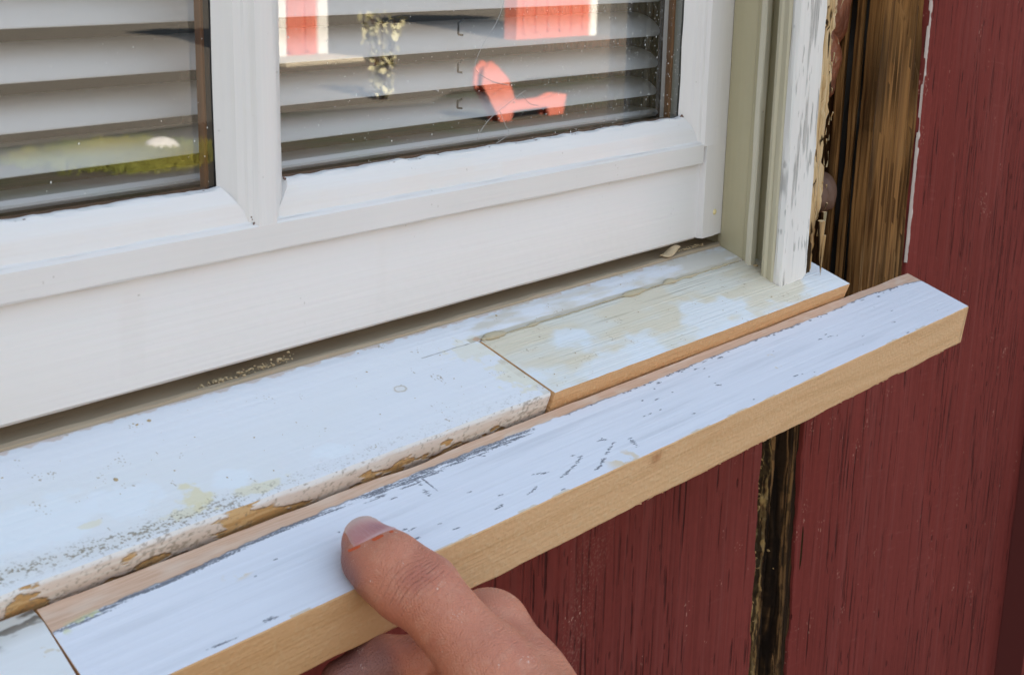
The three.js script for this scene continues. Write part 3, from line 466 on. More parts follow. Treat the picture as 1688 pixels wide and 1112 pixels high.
// ================================================================ the sill, in a frame of its own tilted outward: x along, y off the surface, z down the slope
const TILT = 0.334797;
const sill = thing('window_sill', 'long white sloping window sill with stained paint and a repaired section', 'window sill');
sill.position.set(0, -0.0045, 0); sill.rotation.x = TILT;
{
  const ell = (x, s, cx, cs, rx, rs) => Math.hypot((x - cx) / rx, (s - cs) / rs);
  M.sillTop = surface('stained_white_sill_paint', 2048, 256, [0.15, 0, 0.59, 0.064], (x, s, o) => {
    const st = fbm(x * 16, s * 800, 3), st2 = noise(x * 50, s * 2600), big = fbm(x * 14, s * 26, 3), k = 1 + (st - 0.5) * 0.05 + (st2 - 0.5) * 0.02;
    o.c[0] = 0.735 * k; o.c[1] = 0.75 * k; o.c[2] = 0.785 * k; o.h = 0.6 + (st - 0.5) * 0.5 + (noise(x * 500, s * 500) - 0.5) * 0.25;
    // old dull paint against newer touched-up patches
    mix3(o.c, [0.72, 0.73, 0.68], clamp((big - 0.35) * 1.6) * 0.5 * sstep(0.008, 0.03, s));
    for (const [cx, cs, rx, rs] of [[0.2945, 0.0495, 0.010, 0.0052], [0.337, 0.0525, 0.0085, 0.0042], [0.256, 0.043, 0.013, 0.009], [0.222, 0.04, 0.03, 0.012]]) { const e = ell(x, s, cx, cs, rx, rs) + (fbm(x * 160, s * 200, 3) - 0.5) * 0.9; mix3(o.c, [0.75, 0.79, 0.83], (1 - sstep(0.7, 1.1, e)) * 0.75); }
    for (const [cx, cs, rx, rs, q] of [[0.2775, 0.0515, 0.006, 0.0075, 0.8], [0.2700, 0.0565, 0.012, 0.003, 0.6], [0.301, 0.057, 0.011, 0.003, 0.6], [0.448, 0.048, 0.012, 0.011, 0.5], [0.445, 0.024, 0.016, 0.008, 0.4], [0.240, 0.048, 0.004, 0.0016, 0.5]]) { const e = ell(x, s, cx, cs, rx, rs) + (fbm(x * 300 + 7, s * 420, 3) - 0.5) * 1.5; mix3(o.c, [0.73, 0.655, 0.42], (1 - sstep(0.55, 1.1, e)) * q); }
    // pinkish primer at the back
    const pr = s - 0.0052 - 0.0022 * (fbm(x * 220, 4, 3) - 0.5) * 2; mix3(o.c, [0.60, 0.47, 0.40], (1 - sstep(-0.0004, 0.0006, pr)) * 0.75);
    // fine flecks
    const sp = noise(x * 1700, s * 1500) * noise(x * 160, s * 190); if (sp > 0.74) mix3(o.c, [0.33, 0.26, 0.17], sstep(0.74, 0.82, sp) * 0.8);
    // mould band above the nose
    const m0 = poly([[0.15, 0.0535], [0.205, 0.0552], [0.245, 0.0580], [0.275, 0.0588], [0.30, 0.0596], [0.46, 0.0596]], x), a = poly([[0.15, 1], [0.255, 1], [0.285, 0.7], [0.31, 0.25], [0.40, 0.12], [0.44, 0.12], [0.46, 0.05]], x);
    const band = Math.exp(-Math.pow((s - m0) / 0.0034, 2)), md = fbm(x * 480, s * 1300, 3) * 0.5 + fbm(x * 1700, s * 1900, 2) * 0.5;
    mix3(o.c, [0.17, 0.125, 0.07], sstep(0.60 - 0.10 * a * band, 0.70 - 0.09 * a * band, md) * clamp(band * 1.6 * (0.55 + 0.9 * fbm(x * 70, 5, 2) - 0.15)) * clamp(0.12 + a) * 0.85); mix3(o.c, [0.50, 0.44, 0.33], band * a * 0.22);
    // knot and hair crack
    const kn = ell(x, s, 0.3915, 0.0333, 0.0034, 0.0019); mix3(o.c, [0.42, 0.34, 0.24], Math.exp(-Math.pow((kn - 0.9 + (noise(x * 900, s * 900) - 0.5) * 0.3) / 0.13, 2)) * 0.8); mix3(o.c, [0.66, 0.6, 0.5], (1 - sstep(0, 1.6, kn)) * 0.3);
    const ck = s - 0.0201 - 0.0004 * (noise(x * 160, 3) - 0.5); if (x > 0.417 && x < 0.4555) mix3(o.c, [0.14, 0.12, 0.10], (1 - sstep(0.00008, 0.00032, Math.abs(ck))) * (0.45 + 0.5 * noise(x * 400, 1)));
    // tan filler along the back joint of the repair
    if (x > 0.448) { const j = Math.abs(s - 0.0188 - 0.0012 * (fbm(x * 120, 9, 3) - 0.5)); mix3(o.c, [0.46, 0.39, 0.27], (1 - sstep(0.0006, 0.0018, j)) * 0.75); const df = fbm(x * 60, s * 240, 3); mix3(o.c, [0.58, 0.52, 0.41], clamp((df - 0.44) * 3 + sstep(0.58, 0.66, x)) * 0.7); }
    const eb = ell(x, s, 0.4535, 0.0195, 0.0035, 0.0022) + (fbm(x * 600, s * 700, 2) - 0.5); mix3(o.c, [0.52, 0.33, 0.21], (1 - sstep(0.6, 1, eb)) * 0.85);
  }, { bump: 0.0003, roughness: 0.45 });
  const noseWood = [[0.15, 0], [0.2015, 0], [0.2065, 1], [0.2125, 0.9], [0.218, 0.1], [0.232, 0.2], [0.244, 0.75], [0.262, 0.5], [0.270, 0.1], [0.2745, 0.3], [0.285, 0.9], [0.302, 0.8], [0.322, 0.35], [0.335, 0.3], [0.345, 0.6], [0.365, 0.35], [0.383, 0.3], [0.391, 0.75], [0.402, 0.3], [0.42, 0.1], [0.46, 0.05]];
  M.sillNose = surface('flaking_paint_on_sill_nose', 2048, 64, [0.15, -0.02, 0.31, 0.02], (x, n, o) => {
    const f = fbm(x * 60, n * 900, 3), q = fbm(x * 120, n * 260, 4), d = -n;
    o.c[0] = 0.66; o.c[1] = 0.55; o.c[2] = 0.46; mix3(o.c, [0.72, 0.66, 0.58], clamp((f - 0.5) * 3)); o.h = 0.75;
    mix3(o.c, [0.79, 0.78, 0.76], 1 - sstep(0.001, 0.0032, d + (q - 0.5) * 0.002));
    const qq = fbm(x * 90 + 2, n * 330, 4), wd = sstep(0.60, 0.66, qq * 0.75 + poly(noseWood, x) * 0.34 + (d - 0.0062) * 24 + (fbm(x * 28, 4, 2) - 0.5) * 0.22); if (wd > 0) { mix3(o.c, f > 0.5 ? [0.50, 0.29, 0.11] : [0.60, 0.39, 0.18], wd); o.h -= wd * 0.6; }
    const gr = fbm(x * 620 + 5, n * 1100 + 3, 4), bias = Math.exp(-Math.pow((x - 0.438) / 0.012, 2)) * 0.13 + Math.exp(-Math.pow((x - 0.258) / 0.02, 2)) * 0.12 + (1 - sstep(0.19, 0.22, x)) * 0.1 + sstep(0.004, 0.008, d) * 0.05;
    mix3(o.c, [0.20, 0.15, 0.095], sstep(0.58, 0.86, gr + bias) * 0.6);
  }, { bump: 0.0009, roughness: 0.6 });
  M.insertTop = surface('filler_smeared_repair_top', 1024, 192, [0.45, 0.018, 0.275, 0.048], (x, s, o) => {
    const g = fbm(x * 12, s * 1100, 3), fine = noise(x * 44, s * 2800), b = fbm(x * 34 + 2, s * 60, 4), b2 = fbm(x * 24 + 40, s * 70, 3);
    o.c[0] = 0.71; o.c[1] = 0.68; o.c[2] = 0.595; mix3(o.c, [0.60, 0.56, 0.46], clamp((g - 0.45) * 2) * 0.7);
    const dk = fbm(x * 26, s * 1500 + 4, 3); if (dk > 0.6 && s < 0.05) mix3(o.c, [0.30, 0.27, 0.21], (dk - 0.6) * 2.6 * (1 - sstep(0.028, 0.05, s)));
    const cl = sstep(0.40, 0.60, b + (s - 0.0455) * 11 + (x > 0.70 ? 0.3 * sstep(0.7, 0.706, x) : 0) - (x > 0.62 && x < 0.695 ? 0.06 : 0)); mix3(o.c, [0.735, 0.77, 0.80], cl * 0.95);
    const tn = sstep(0.44, 0.66, b2 + 0.12 * Math.exp(-Math.pow((s - 0.05) / 0.008, 2)) + 0.14 * Math.exp(-Math.pow((x - 0.49) / 0.02, 2)) + (x > 0.60 && x < 0.70 ? 0.07 : 0) - 0.05) * (1 - cl * 0.75); mix3(o.c, [0.71, 0.58, 0.37], tn * 0.45);
    const sp = noise(x * 1500, s * 1500) * noise(x * 200, s * 200); if (sp > 0.7) mix3(o.c, [0.35, 0.25, 0.14], sstep(0.7, 0.8, sp) * 0.7);
    o.h = 0.6 + (g - 0.5) * 0.7 + (fine - 0.5) * 0.3 - cl * 0.1;
  }, { bump: 0.0004, roughness: 0.5 });
  const grain = (pts) => { const out = []; pts.forEach((a, k) => { const b = pts[(k + 1) % pts.length], L = Math.hypot(b[0] - a[0], b[1] - a[1]), n = a[2] ? Math.round(L / 0.003) : 1; for (let i = 0; i < n; i++) { const t = i / n; out.push([lerp(a[0], b[0], t), lerp(a[1], b[1], t) + (a[2] && i ? (fbm(lerp(a[0], b[0], t) * 130, k, 3) - 0.5) * a[2] : 0)]); } }); return out; };
  const H = (a, b, d) => V3(a, d, b);
  const topRule = (m) => ({ test: (n, c) => n.y > 0.8, uv: winUV(m, (p) => p.x, (p) => p.z) });
  const rawRule = { uv: (p) => [p.x / 0.4, (p.y * 0.9 + p.z * 0.2) / 0.05] };
  const ob = slab(grain([[-0.25, 0.0035], [0.6745, 0.0035], [0.6745, 0.0200], [0.4536, 0.0200], [0.4533, 0.0618], [0.4528, 0.0623, 0.0007], [-0.25, 0.0623]]), 0.016, 0.0016, H);
  part('old_board', grouped(ob, [topRule(M.sillTop), { uv: winUV(M.sillNose, (p) => p.x, (p) => p.y) }]), [M.sillTop, M.sillNose], sill);
  const ins = slab(grain([[0.4542, 0.0204], [0.7197, 0.0204], [0.7197, 0.0636, 0.0005], [0.4540, 0.0634]]), 0.019, 0.0003, (a, b, d) => V3(a, d - 0.0003, b));
  part('repair_insert', grouped(ins, [topRule(M.insertTop), rawRule]), [M.insertTop, M.rawOrange], sill, 'newer repair piece smeared with beige filler, bare orange front edge');
  // the part of the front nosing still in place at the left
  M.noseTop = surface('left_nosing_paint', 512, 256, [0.12, 0.064, 0.09, 0.045], (x, s, o) => {
    const st = fbm(x * 20, s * 800, 3), k = 1 + (st - 0.5) * 0.05; o.c[0] = 0.79 * k; o.c[1] = 0.80 * k; o.c[2] = 0.80 * k; o.h = 0.6;
    const m = fbm(x * 110, s * 420, 4), near = 1 - sstep(0.0665, 0.0765, s + (fbm(x * 60, 4, 2) - 0.5) * 0.006); mix3(o.c, [0.40, 0.36, 0.28], near * 0.55); mix3(o.c, [0.09, 0.07, 0.05], sstep(0.46, 0.60, m + near * 0.16 - 0.05) * near * 0.9);
    const sp = noise(x * 900, s * 900) * noise(x * 160, s * 160); if (sp > 0.66) mix3(o.c, [0.62, 0.5, 0.3], sstep(0.66, 0.8, sp) * 0.5);
  }, { bump: 0.0004, roughness: 0.45 });
  const fn = slab([[-0.25, 0.0640], [0.2104, 0.0640], [0.2102, 0.0700], [0.2091, 0.0757], [0.2074, 0.0845], [0.2058, 0.0925], [0.2038, 0.1065], [-0.25, 0.1065]], 0.024, 0.0008, (a, b, d) => V3(a, d - 0.0078, b));
  part('front_nosing', grouped(fn, [{ test: (n) => n.y > 0.8, uv: winUV(M.noseTop, (p) => p.x, (p) => p.z) }, rawRule]), [M.noseTop, M.rawOrange], sill, 'old white nosing left in place, mould along its back');
  part('under_board', facetUV(box(-0.25, 0.72, -0.030, -0.0195, 0.010, 0.0605), 'x', [0.4, 0.05]), M.rawOrange, sill);
  // bead of filler along the back joint
  const bd = []; for (let x = 0.456; x < 0.668; x += 0.0009) { const a = fbm(x * 90, 7, 3) + 0.25 * Math.exp(-Math.pow((x - 0.566) / 0.012, 2)) + 0.5 * Math.exp(-Math.pow((x - 0.4612) / 0.0025, 2)); const r = 0.0004 + 0.0016 * clamp((a - 0.52) * 3.2); const g = new THREE.SphereGeometry(r, 7, 5); g.scale(1.2, 0.8, 1.1); g.translate(x, -0.0001 + 0.25 * r, 0.0203 + (fbm(x * 160, 2, 2) - 0.5) * 0.0012); bd.push(g); }
  part('filler_bead', mergeGeometries(bd), plain('beige_filler', 0.46, 0.39, 0.26, 0.5), sill);
}

// ================================================================ the loose board held against the sill
const board = thing('loose_board', 'loose board with scuffed white top and bare wood edges held by a hand', 'board');
board.position.copy(sill.position); board.rotation.x = TILT;
{
  const bound = [[0.2, 0.0752], [0.2104, 0.0748], [0.2332, 0.0731], [0.2569, 0.0725], [0.2888, 0.0707], [0.3274, 0.0698], [0.3626, 0.0695], [0.4075, 0.0692], [0.4638, 0.0694], [0.5037, 0.0701], [0.5966, 0.0695], [0.6838, 0.0706], [0.7373, 0.0694], [0.7828, 0.0720], [0.8037, 0.0750]];
  const dashes = [];   // dark scuffs: [x, s, length, width, lean]
  const strokes = [[[0.4529, 0.0892], [0.4588, 0.0899], [0.4607, 0.0929], [0.4521, 0.0962], [0.4450, 0.0993], [0.4377, 0.1021]], [[0.4349, 0.0907], [0.4384, 0.0930], [0.4350, 0.0944], [0.4288, 0.0962], [0.4188, 0.0986]], [[0.4094, 0.0917], [0.4147, 0.0934], [0.4111, 0.0947]], [[0.4042, 0.0978], [0.3961, 0.1001]], [[0.3826, 0.0986], [0.3781, 0.0998]], [[0.3909, 0.0690], [0.3968, 0.0706], [0.3999, 0.0742]], [[0.4044, 0.0696], [0.4109, 0.0708], [0.4155, 0.0738]], [[0.3652, 0.0693], [0.3604, 0.0821]], [[0.3541, 0.1], [0.3570, 0.1003]], [[0.3463, 0.0765], [0.3492, 0.0768]], [[0.3854, 0.0942], [0.3876, 0.0945]], [[0.3967, 0.0994], [0.4018, 0.0983]], [[0.3367, 0.0968], [0.3395, 0.0972]], [[0.3768, 0.0999], [0.3815, 0.0994]], [[0.3375, 0.0912], [0.3398, 0.0916]], [[0.47, 0.094], [0.468, 0.100]], [[0.55, 0.086], [0.553, 0.088]], [[0.6, 0.1], [0.604, 0.1003]], [[0.66, 0.086], [0.664, 0.0863]], [[0.72, 0.094], [0.723, 0.0945]]];
  strokes.forEach((st, q) => { for (let e = 1; e < st.length; e++) { const [xa, sa] = st[e - 1], [xb, sb] = st[e], n = Math.ceil(Math.hypot(xb - xa, sb - sa) / 0.00055); for (let i = 0; i < n; i++) { if (noise(i * 0.55 + e * 7, q * 3.3) < 0.42 - (q > 5 ? 0.12 : 0)) continue; const t = (i + rnd()) / n; dashes.push([lerp(xa, xb, t) + (rnd() - 0.5) * 0.0009, lerp(sa, sb, t) + (rnd() - 0.5) * 0.0004, 0.0004 + 0.0011 * rnd(), 0.00008 + 0.00016 * rnd(), 0.15]); } } });
  for (let k = 0; k < 120; k++) { const x = 0.34 + 0.09 * rnd(), e = poly(bound, x); dashes.push([x, e + 0.0045 * rnd() * rnd() + 0.0003, 0.002 + 0.005 * rnd(), 0.00012 + 0.00026 * rnd(), 0.06]); }
  for (let k = 0; k < 70; k++) { const x = lerp(0.45, 0.8, rnd()), e = poly(bound, x); dashes.push([x, e + 0.006 * rnd() * rnd() * rnd() + 0.0002, 0.0006 + 0.0024 * rnd() * rnd(), 0.00018 + 0.00035 * rnd(), 0.05]); }
  for (let k = 0; k < 34; k++) dashes.push([lerp(0.24, 0.79, rnd()), lerp(0.074, 0.105, rnd()), 0.0005 + 0.0018 * rnd() * rnd(), 0.0001 + 0.00022 * rnd(), 0.25 * (rnd() - 0.5)]);
  for (let k = 0; k < 40; k++) { const x = 0.215 + 0.11 * rnd(); dashes.push([x, poly(bound, x) + 0.0016 * rnd(), 0.004 + 0.008 * rnd(), 0.00016 + 0.00028 * rnd(), 0.03]); }
  dashes.push([0.2672, 0.1025, 0.0022, 0.0006, 0.1], [0.248, 0.1035, 0.004, 0.0003, 0.1], [0.366, 0.076, 0.0004, 0.005, 0]);
  const w = 2048, h = 192, x0 = 0.2, s0 = 0.063, sx = 0.61, sy = 0.045, ink = new Float32Array(w * h);
  for (const [x, s, L, wd, lean] of dashes) for (let j = Math.floor((s - wd - L - s0) / sy * h) - 1; j <= (s + wd + L - s0) / sy * h + 1; j++) for (let i = Math.floor((x - L * 2 - x0) / sx * w); i <= (x + L * 2 - x0) / sx * w; i++) {
    if (i < 0 || j < 0 || i >= w || j >= h) continue; const dx = x0 + (i + 0.5) / w * sx - x, ds = s0 + (j + 0.5) / h * sy - s + dx * -lean * 0.5, e = Math.hypot(dx / L, ds / wd); if (e < 1.6) { const q = j * w + i; ink[q] = Math.max(ink[q], (1 - sstep(0.5, 1.5, e + (noise(i * 0.5, j * 0.9) - 0.5) * 1.4)) * 0.9); }
  }
  M.boardTop = surface('scuffed_white_board_top', w, h, [x0, s0, sx, sy], (x, s, o, i, j) => {
    const st = fbm(x * 18, s * 1000, 3), st2 = noise(x * 60, s * 3000), k = 1 + (st - 0.5) * 0.08 + (st2 - 0.5) * 0.03; o.c[0] = 0.765 * k; o.c[1] = 0.78 * k; o.c[2] = 0.84 * k; o.h = 0.75 + (st - 0.5) * 0.3;
    mix3(o.c, [0.56, 0.58, 0.63], clamp((fbm(x * 12 + 5, s * 300, 4) - 0.56) * 3.2) * 0.6);
    mix3(o.c, [0.11, 0.12, 0.15], ink[j * w + i]);
    const tn = fbm(x * 200 + 3, s * 260, 3); for (const [cx, cs, r] of [[0.272, 0.0815, 0.006], [0.605, 0.083, 0.004], [0.60, 0.091, 0.003], [0.455, 0.1035, 0.012], [0.79, 0.076, 0.006]]) { const e = Math.hypot((x - cx) / r, (s - cs) / (r * 0.45)); mix3(o.c, [0.74, 0.60, 0.40], sstep(0.5, 0.62, tn) * (1 - sstep(0.4, 1.2, e)) * 0.8); }
    // bare pinkish strip along the back
    const e = poly(bound, x) + (fbm(x * 260, 3, 4) - 0.5) * 0.0012, bare = 1 - sstep(-0.00018, 0.00018, s - e);
    if (bare > 0) { const wv = fbm(x * 22, s * 500, 3), ring = 0.5 + 0.5 * Math.sin(s * 5200 + wv * 22 + x * 30), c = [0.68, 0.455, 0.32]; mix3(c, [0.52, 0.30, 0.19], Math.pow(ring, 2) * 0.55); mix3(c, [0.72, 0.56, 0.44], clamp((fbm(x * 90, s * 200, 3) - 0.5) * 2)); mix3(o.c, c, bare); o.h -= bare * 0.35; }
    const rim = Math.exp(-Math.pow((s - e - 0.0002) / 0.00032, 2)) * sstep(0.44, 0.58, fbm(x * 40, 8, 3)); mix3(o.c, [0.15, 0.16, 0.19], rim * 0.75);
    if (x < 0.226) { const yl = Math.exp(-Math.pow((s - e - 0.0012) / 0.0015, 2)) * sstep(0.45, 0.6, fbm(x * 300, s * 300, 2)); mix3(o.c, [0.66, 0.66, 0.34], yl * 0.8); }
    if (s > 0.1052 - 0.0007 * noise(x * 300, 2)) mix3(o.c, [0.66, 0.52, 0.34], sstep(0.62, 0.72, noise(x * 90, 6)) * 0.7);
  }, { bump: 0.0004, roughness: 0.42 });
  M.boardWood = surface('bare_pine_board', 2048, 128, [0.2, -0.034, 0.61, 0.034], (x, n, o) => {
    const wv = fbm(x * 7, n * 60, 3), kx = (x - 0.4747) / 0.004, kn = (n + 0.0115) / 0.0028, kd = Math.exp(-(kx * kx + kn * kn)), ring = 0.5 + 0.5 * Math.sin(n * 520 + wv * 13 + kd * 4), f = fbm(x * 50, n * 2600, 3), fl = fbm(x * 700, n * 900, 2);
    o.c[0] = 0.70; o.c[1] = 0.435; o.c[2] = 0.225; mix3(o.c, [0.53, 0.29, 0.12], Math.pow(ring, 3) * 0.30 + clamp((f - 0.5) * 1.4) * 0.25); mix3(o.c, [0.72, 0.52, 0.30], clamp((fl - 0.56) * 3) * 0.5);
    mix3(o.c, [0.47, 0.235, 0.075], clamp((0.40 - x) * 5) * 0.55 + clamp((fbm(x * 10, n * 70, 2) - 0.55) * 2) * 0.4);
    mix3(o.c, [0.42, 0.19, 0.075], kd * 0.8); o.h = 0.5 + (f - 0.5) * 0.5 + (fl - 0.5) * 0.6;
  }, { bump: 0.00035, roughness: 0.75 });
  const T = -0.0080, ring = [[0.0645, T - 0.0006], [0.0650, T], [0.1056, T], [0.1060, T - 0.0004], [0.1106, T - 0.0216], [0.1103, T - 0.0224], [0.0640, T - 0.0224]];
  const g = sweep(ring, span(0, 1, 260), (t, p, i) => {
    const s = p[0], xl = poly([[0.063, 0.2112], [0.0700, 0.2106], [0.0757, 0.2095], [0.0845, 0.2078], [0.0925, 0.2062], [0.112, 0.2036]], s) + 0.0001, xr = 0.7988 + (s - 0.085) * 0.02, x = lerp(xl, xr, t);
    const low = i === 4 || i === 5 ? (fbm(x * 55, 4, 4) - 0.5) * 0.0022 : 0, up = i === 2 || i === 3 ? (fbm(x * 80, 7, 3) - 0.5) * 0.0005 : 0;
    return V3(x, p[1] + low, s + up + (i === 0 || i === 1 || i === 6 ? (fbm(x * 60, 2, 3) - 0.5) * 0.0008 + 0.0013 * Math.exp(-Math.pow((x - 0.371) / 0.017, 2)) : 0));
  }, 0.35);
  part('board_body', grouped(g, [{ test: (n) => n.y > 0.85, uv: winUV(M.boardTop, (p) => p.x, (p) => p.z) }, { uv: (p) => [(p.x - 0.2 + (Math.abs(p.x - 0.799) < 0.002 ? p.z : 0)) / 0.61, (p.y + 0.034) / 0.034] }]), [M.boardTop, M.boardWood], board);
  const fz = []; for (let k = 0; k < 60; k++) { const x = lerp(0.42, 0.78, rnd()), g2 = new THREE.ConeGeometry(0.00022 + 0.0003 * rnd(), 0.002 + 0.003 * rnd(), 4); g2.rotateZ(Math.PI / 2 + (rnd() - 0.5) * 0.7); g2.translate(x, T - 0.0224, 0.1100); fz.push(g2); }
  const fp = part('edge_splinters', facetUV(mergeGeometries(fz), 'x', [0.6, 0.034]), M.boardWood, board); fp.userData.kind = 'stuff';
}

// ================================================================ the hand that holds the board
{
  const J = (x, y, z) => V3(x, y, z);
  const T0 = J(0.3130, -0.0367, 0.0900), T1 = J(0.3090, -0.0394, 0.1048), T2 = J(0.3126, -0.0461, 0.1156), T3 = J(0.3143, -0.0547, 0.1266), T4 = J(0.3171, -0.0655, 0.1382), T5 = J(0.3201, -0.0841, 0.1571);
  const I0 = J(0.3362, -0.0665, 0.1235), I1 = J(0.3305, -0.0805, 0.1400), W = J(0.3224, -0.1081, 0.1740), A = J(0.3154, -0.1647, 0.2240);
  const P1 = J(0.3300, -0.0800, 0.1075), D1 = J(0.3131, -0.0784, 0.0955), E1 = J(0.3010, -0.0815, 0.0905), Q0 = J(0.3270, -0.0880, 0.1240), Q1 = J(0.3165, -0.0950, 0.1105), Q2 = J(0.3020, -0.0925, 0.0965), Q3 = J(0.2930, -0.0955, 0.0915);
  const PD = J(0.3068, -0.0395, 0.0965), PD2 = J(0.3069, -0.0455, 0.1105);
  // bones: joint, joint, radius, radius, group (0 thumb and palm, 1 index finger, 2 next finger)
  const bones = [[T0, T1, 0.0080, 0.0103, 0], [T1, T2, 0.0103, 0.0114, 0], [T2, T3, 0.0114, 0.0104, 0], [PD, PD2, 0.0078, 0.0083, 0], [T3, T4, 0.0107, 0.0132, 0], [T4, T5, 0.0132, 0.0190, 0], [T5, W, 0.0190, 0.0270, 0],
    [I0, I1, 0.0142, 0.0185, 0], [I1, W, 0.0185, 0.0270, 0], [Q0, W, 0.0150, 0.0260, 0], [W, A, 0.0270, 0.0300, 0],
    [I0, P1, 0.0128, 0.0096, 1], [P1, D1, 0.0096, 0.0082, 1], [D1, E1, 0.0082, 0.0070, 1], [I1, Q0, 0.015, 0.014, 0],
    [Q0, Q1, 0.0125, 0.0098, 2], [Q1, Q2, 0.0098, 0.0084, 2], [Q2, Q3, 0.0084, 0.0070, 2]].map(([a, b, ra, rb, g]) => { const d = b.clone().sub(a); return { a, d, l: d.lengthSq(), ra, rb, g }; });
  const smin = (a, b, k) => { const h = Math.max(k - Math.abs(a - b), 0) / k; return Math.min(a, b) - h * h * k * 0.25; };
  const ST = Math.sin(TILT), CT = Math.cos(TILT);
  function sdf(x, y, z) {
    const gr = [1, 1, 1];
    for (const b of bones) {
      const px = x - b.a.x, py = y - b.a.y, pz = z - b.a.z, t = clamp((px * b.d.x + py * b.d.y + pz * b.d.z) / b.l), dx = px - b.d.x * t, dy = py - b.d.y * t, dz = pz - b.d.z * t;
      const d = Math.sqrt(dx * dx + dy * dy + dz * dz) - (b.ra + (b.rb - b.ra) * t);
      gr[b.g] = gr[b.g] > 0.9 ? d : smin(gr[b.g], d, b.g ? 0.005 : 0.0055);
    }
    let d = smin(smin(gr[0], gr[1], 0.0035), gr[2], 0.0035);
    // the ball of the thumb flattens on the board
    const n = (y + 0.0045) * CT + z * ST, s = -(y + 0.0045) * ST + z * CT;
    if (s < 0.112) { const c = (s < 0.1058 ? -0.00795 : -0.00795 - (s - 0.1058) * 4) - n; if (n > -0.02) { const k = 0.0025, h = Math.max(k - Math.abs(d - c), 0) / k; d = Math.max(d, c) + h * h * k * 0.25; } }
    return d;
  }
  // naive surface nets
  const lo = [0.268, -0.205, 0.072], cell = 0.00095, nx = Math.ceil((0.376 - lo[0]) / cell), ny = Math.ceil((-0.020 - lo[1]) / cell), nz = Math.ceil((0.262 - lo[2]) / cell);
  const F = new Float32Array(nx * ny * nz); 
  for (let k = 0; k < nz; k++) for (let j = 0; j < ny; j++) for (let i = 0; i < nx;) { const d = sdf(lo[0] + i * cell, lo[1] + j * cell, lo[2] + k * cell), at = (k * ny + j) * nx + i; F[at] = d; const skip = d > 0.006 ? Math.floor((d - 0.005) / cell) : 0; i++; for (let q = 0; q < skip && i < nx; q++, i++) F[at + q + 1] = 0.005; }
  const id = new Int32Array(nx * ny * nz).fill(-1), pos = [], idx = [], cor = [0, 1, nx, nx + 1, nx * ny, nx * ny + 1, nx * ny + nx, nx * ny + nx + 1];
  for (let k = 0; k + 1 < nz; k++) for (let j = 0; j + 1 < ny; j++) for (let i = 0; i + 1 < nx; i++) {
    const o = (k * ny + j) * nx + i; let m = 0; for (let c = 0; c < 8; c++) if (F[o + cor[c]] < 0) m |= 1 << c; if (m === 0 || m === 255) continue;
    let sx = 0, sy = 0, sz = 0, n = 0;
    for (let a = 0; a < 8; a++) for (const e of [1, 2, 4]) { const b = a | e; if (b === a || !(((m >> a) & 1) ^ ((m >> b) & 1))) continue; const fa = F[o + cor[a]], t = fa / (fa - F[o + cor[b]]); sx += (a & 1) + (e === 1 ? t : 0); sy += ((a >> 1) & 1) + (e === 2 ? t : 0); sz += ((a >> 2) & 1) + (e === 4 ? t : 0); n++; }
    id[o] = pos.length / 3; pos.push(lo[0] + (i + sx / n) * cell, lo[1] + (j + sy / n) * cell, lo[2] + (k + sz / n) * cell);
  }
  const quad = (a, b, c, d, f) => { if (a < 0 || b < 0 || c < 0 || d < 0) return; if (f) idx.push(a, c, b, a, d, c); else idx.push(a, b, c, a, c, d); };
  for (let k = 1; k + 1 < nz; k++) for (let j = 1; j + 1 < ny; j++) for (let i = 1; i + 1 < nx; i++) {
    const o = (k * ny + j) * nx + i, f = F[o] < 0;
    if (f !== F[o + 1] < 0) quad(id[o], id[o - nx], id[o - nx - nx * ny], id[o - nx * ny], !f);
    if (f !== F[o + nx] < 0) quad(id[o], id[o - nx * ny], id[o - 1 - nx * ny], id[o - 1], !f);
    if (f !== F[o + nx * ny] < 0) quad(id[o], id[o - 1], id[o - 1 - nx], id[o - nx], !f);
  }
  const ax = T3.clone().sub(T0).normalize(), N = V3(-0.565, 0.669, 0.44); N.addScaledVector(ax, -N.dot(ax)).normalize(); const B = ax.clone().cross(N).normalize();
  const nor = new Float32Array(pos.length), uv = new Float32Array(pos.length / 3 * 2), e = 0.0004, q = V3();
  for (let i = 0; i < pos.length; i += 3) {
    const x = pos[i], y = pos[i + 1], z = pos[i + 2]; q.set(sdf(x + e, y, z) - sdf(x - e, y, z), sdf(x, y + e, z) - sdf(x, y - e, z), sdf(x, y, z + e) - sdf(x, y, z - e)).normalize(); nor.set([q.x, q.y, q.z], i);
    q.set(x, y, z).sub(T0); uv[i / 3 * 2] = (q.dot(ax) + 0.02) / 0.12; uv[i / 3 * 2 + 1] = (q.dot(B) + 0.05) / 0.10;
  }
  const g = new THREE.BufferGeometry(); g.setAttribute('position', new THREE.Float32BufferAttribute(pos, 3)); g.setAttribute('normal', new THREE.BufferAttribute(nor, 3)); g.setAttribute('uv', new THREE.BufferAttribute(uv, 2)); g.setIndex(idx);
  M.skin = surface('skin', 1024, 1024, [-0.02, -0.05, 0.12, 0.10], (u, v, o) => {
    const big = fbm(u * 110 + 3, v * 110, 3), mid = fbm(u * 420, v * 420 + 5, 3);
    o.c[0] = 0.575; o.c[1] = 0.212; o.c[2] = 0.122;
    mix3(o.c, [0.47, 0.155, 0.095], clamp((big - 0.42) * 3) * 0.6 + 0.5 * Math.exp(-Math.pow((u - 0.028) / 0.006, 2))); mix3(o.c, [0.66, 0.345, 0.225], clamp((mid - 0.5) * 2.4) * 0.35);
    mix3(o.c, [0.20, 0.085, 0.07], sstep(0.014, 0.022, v - 0.35 * (u - 0.03)) * (0.72 + 0.25 * big) * (1 - sstep(0.045, 0.06, u)));  // fingers under the board: shade painted into the skin colour
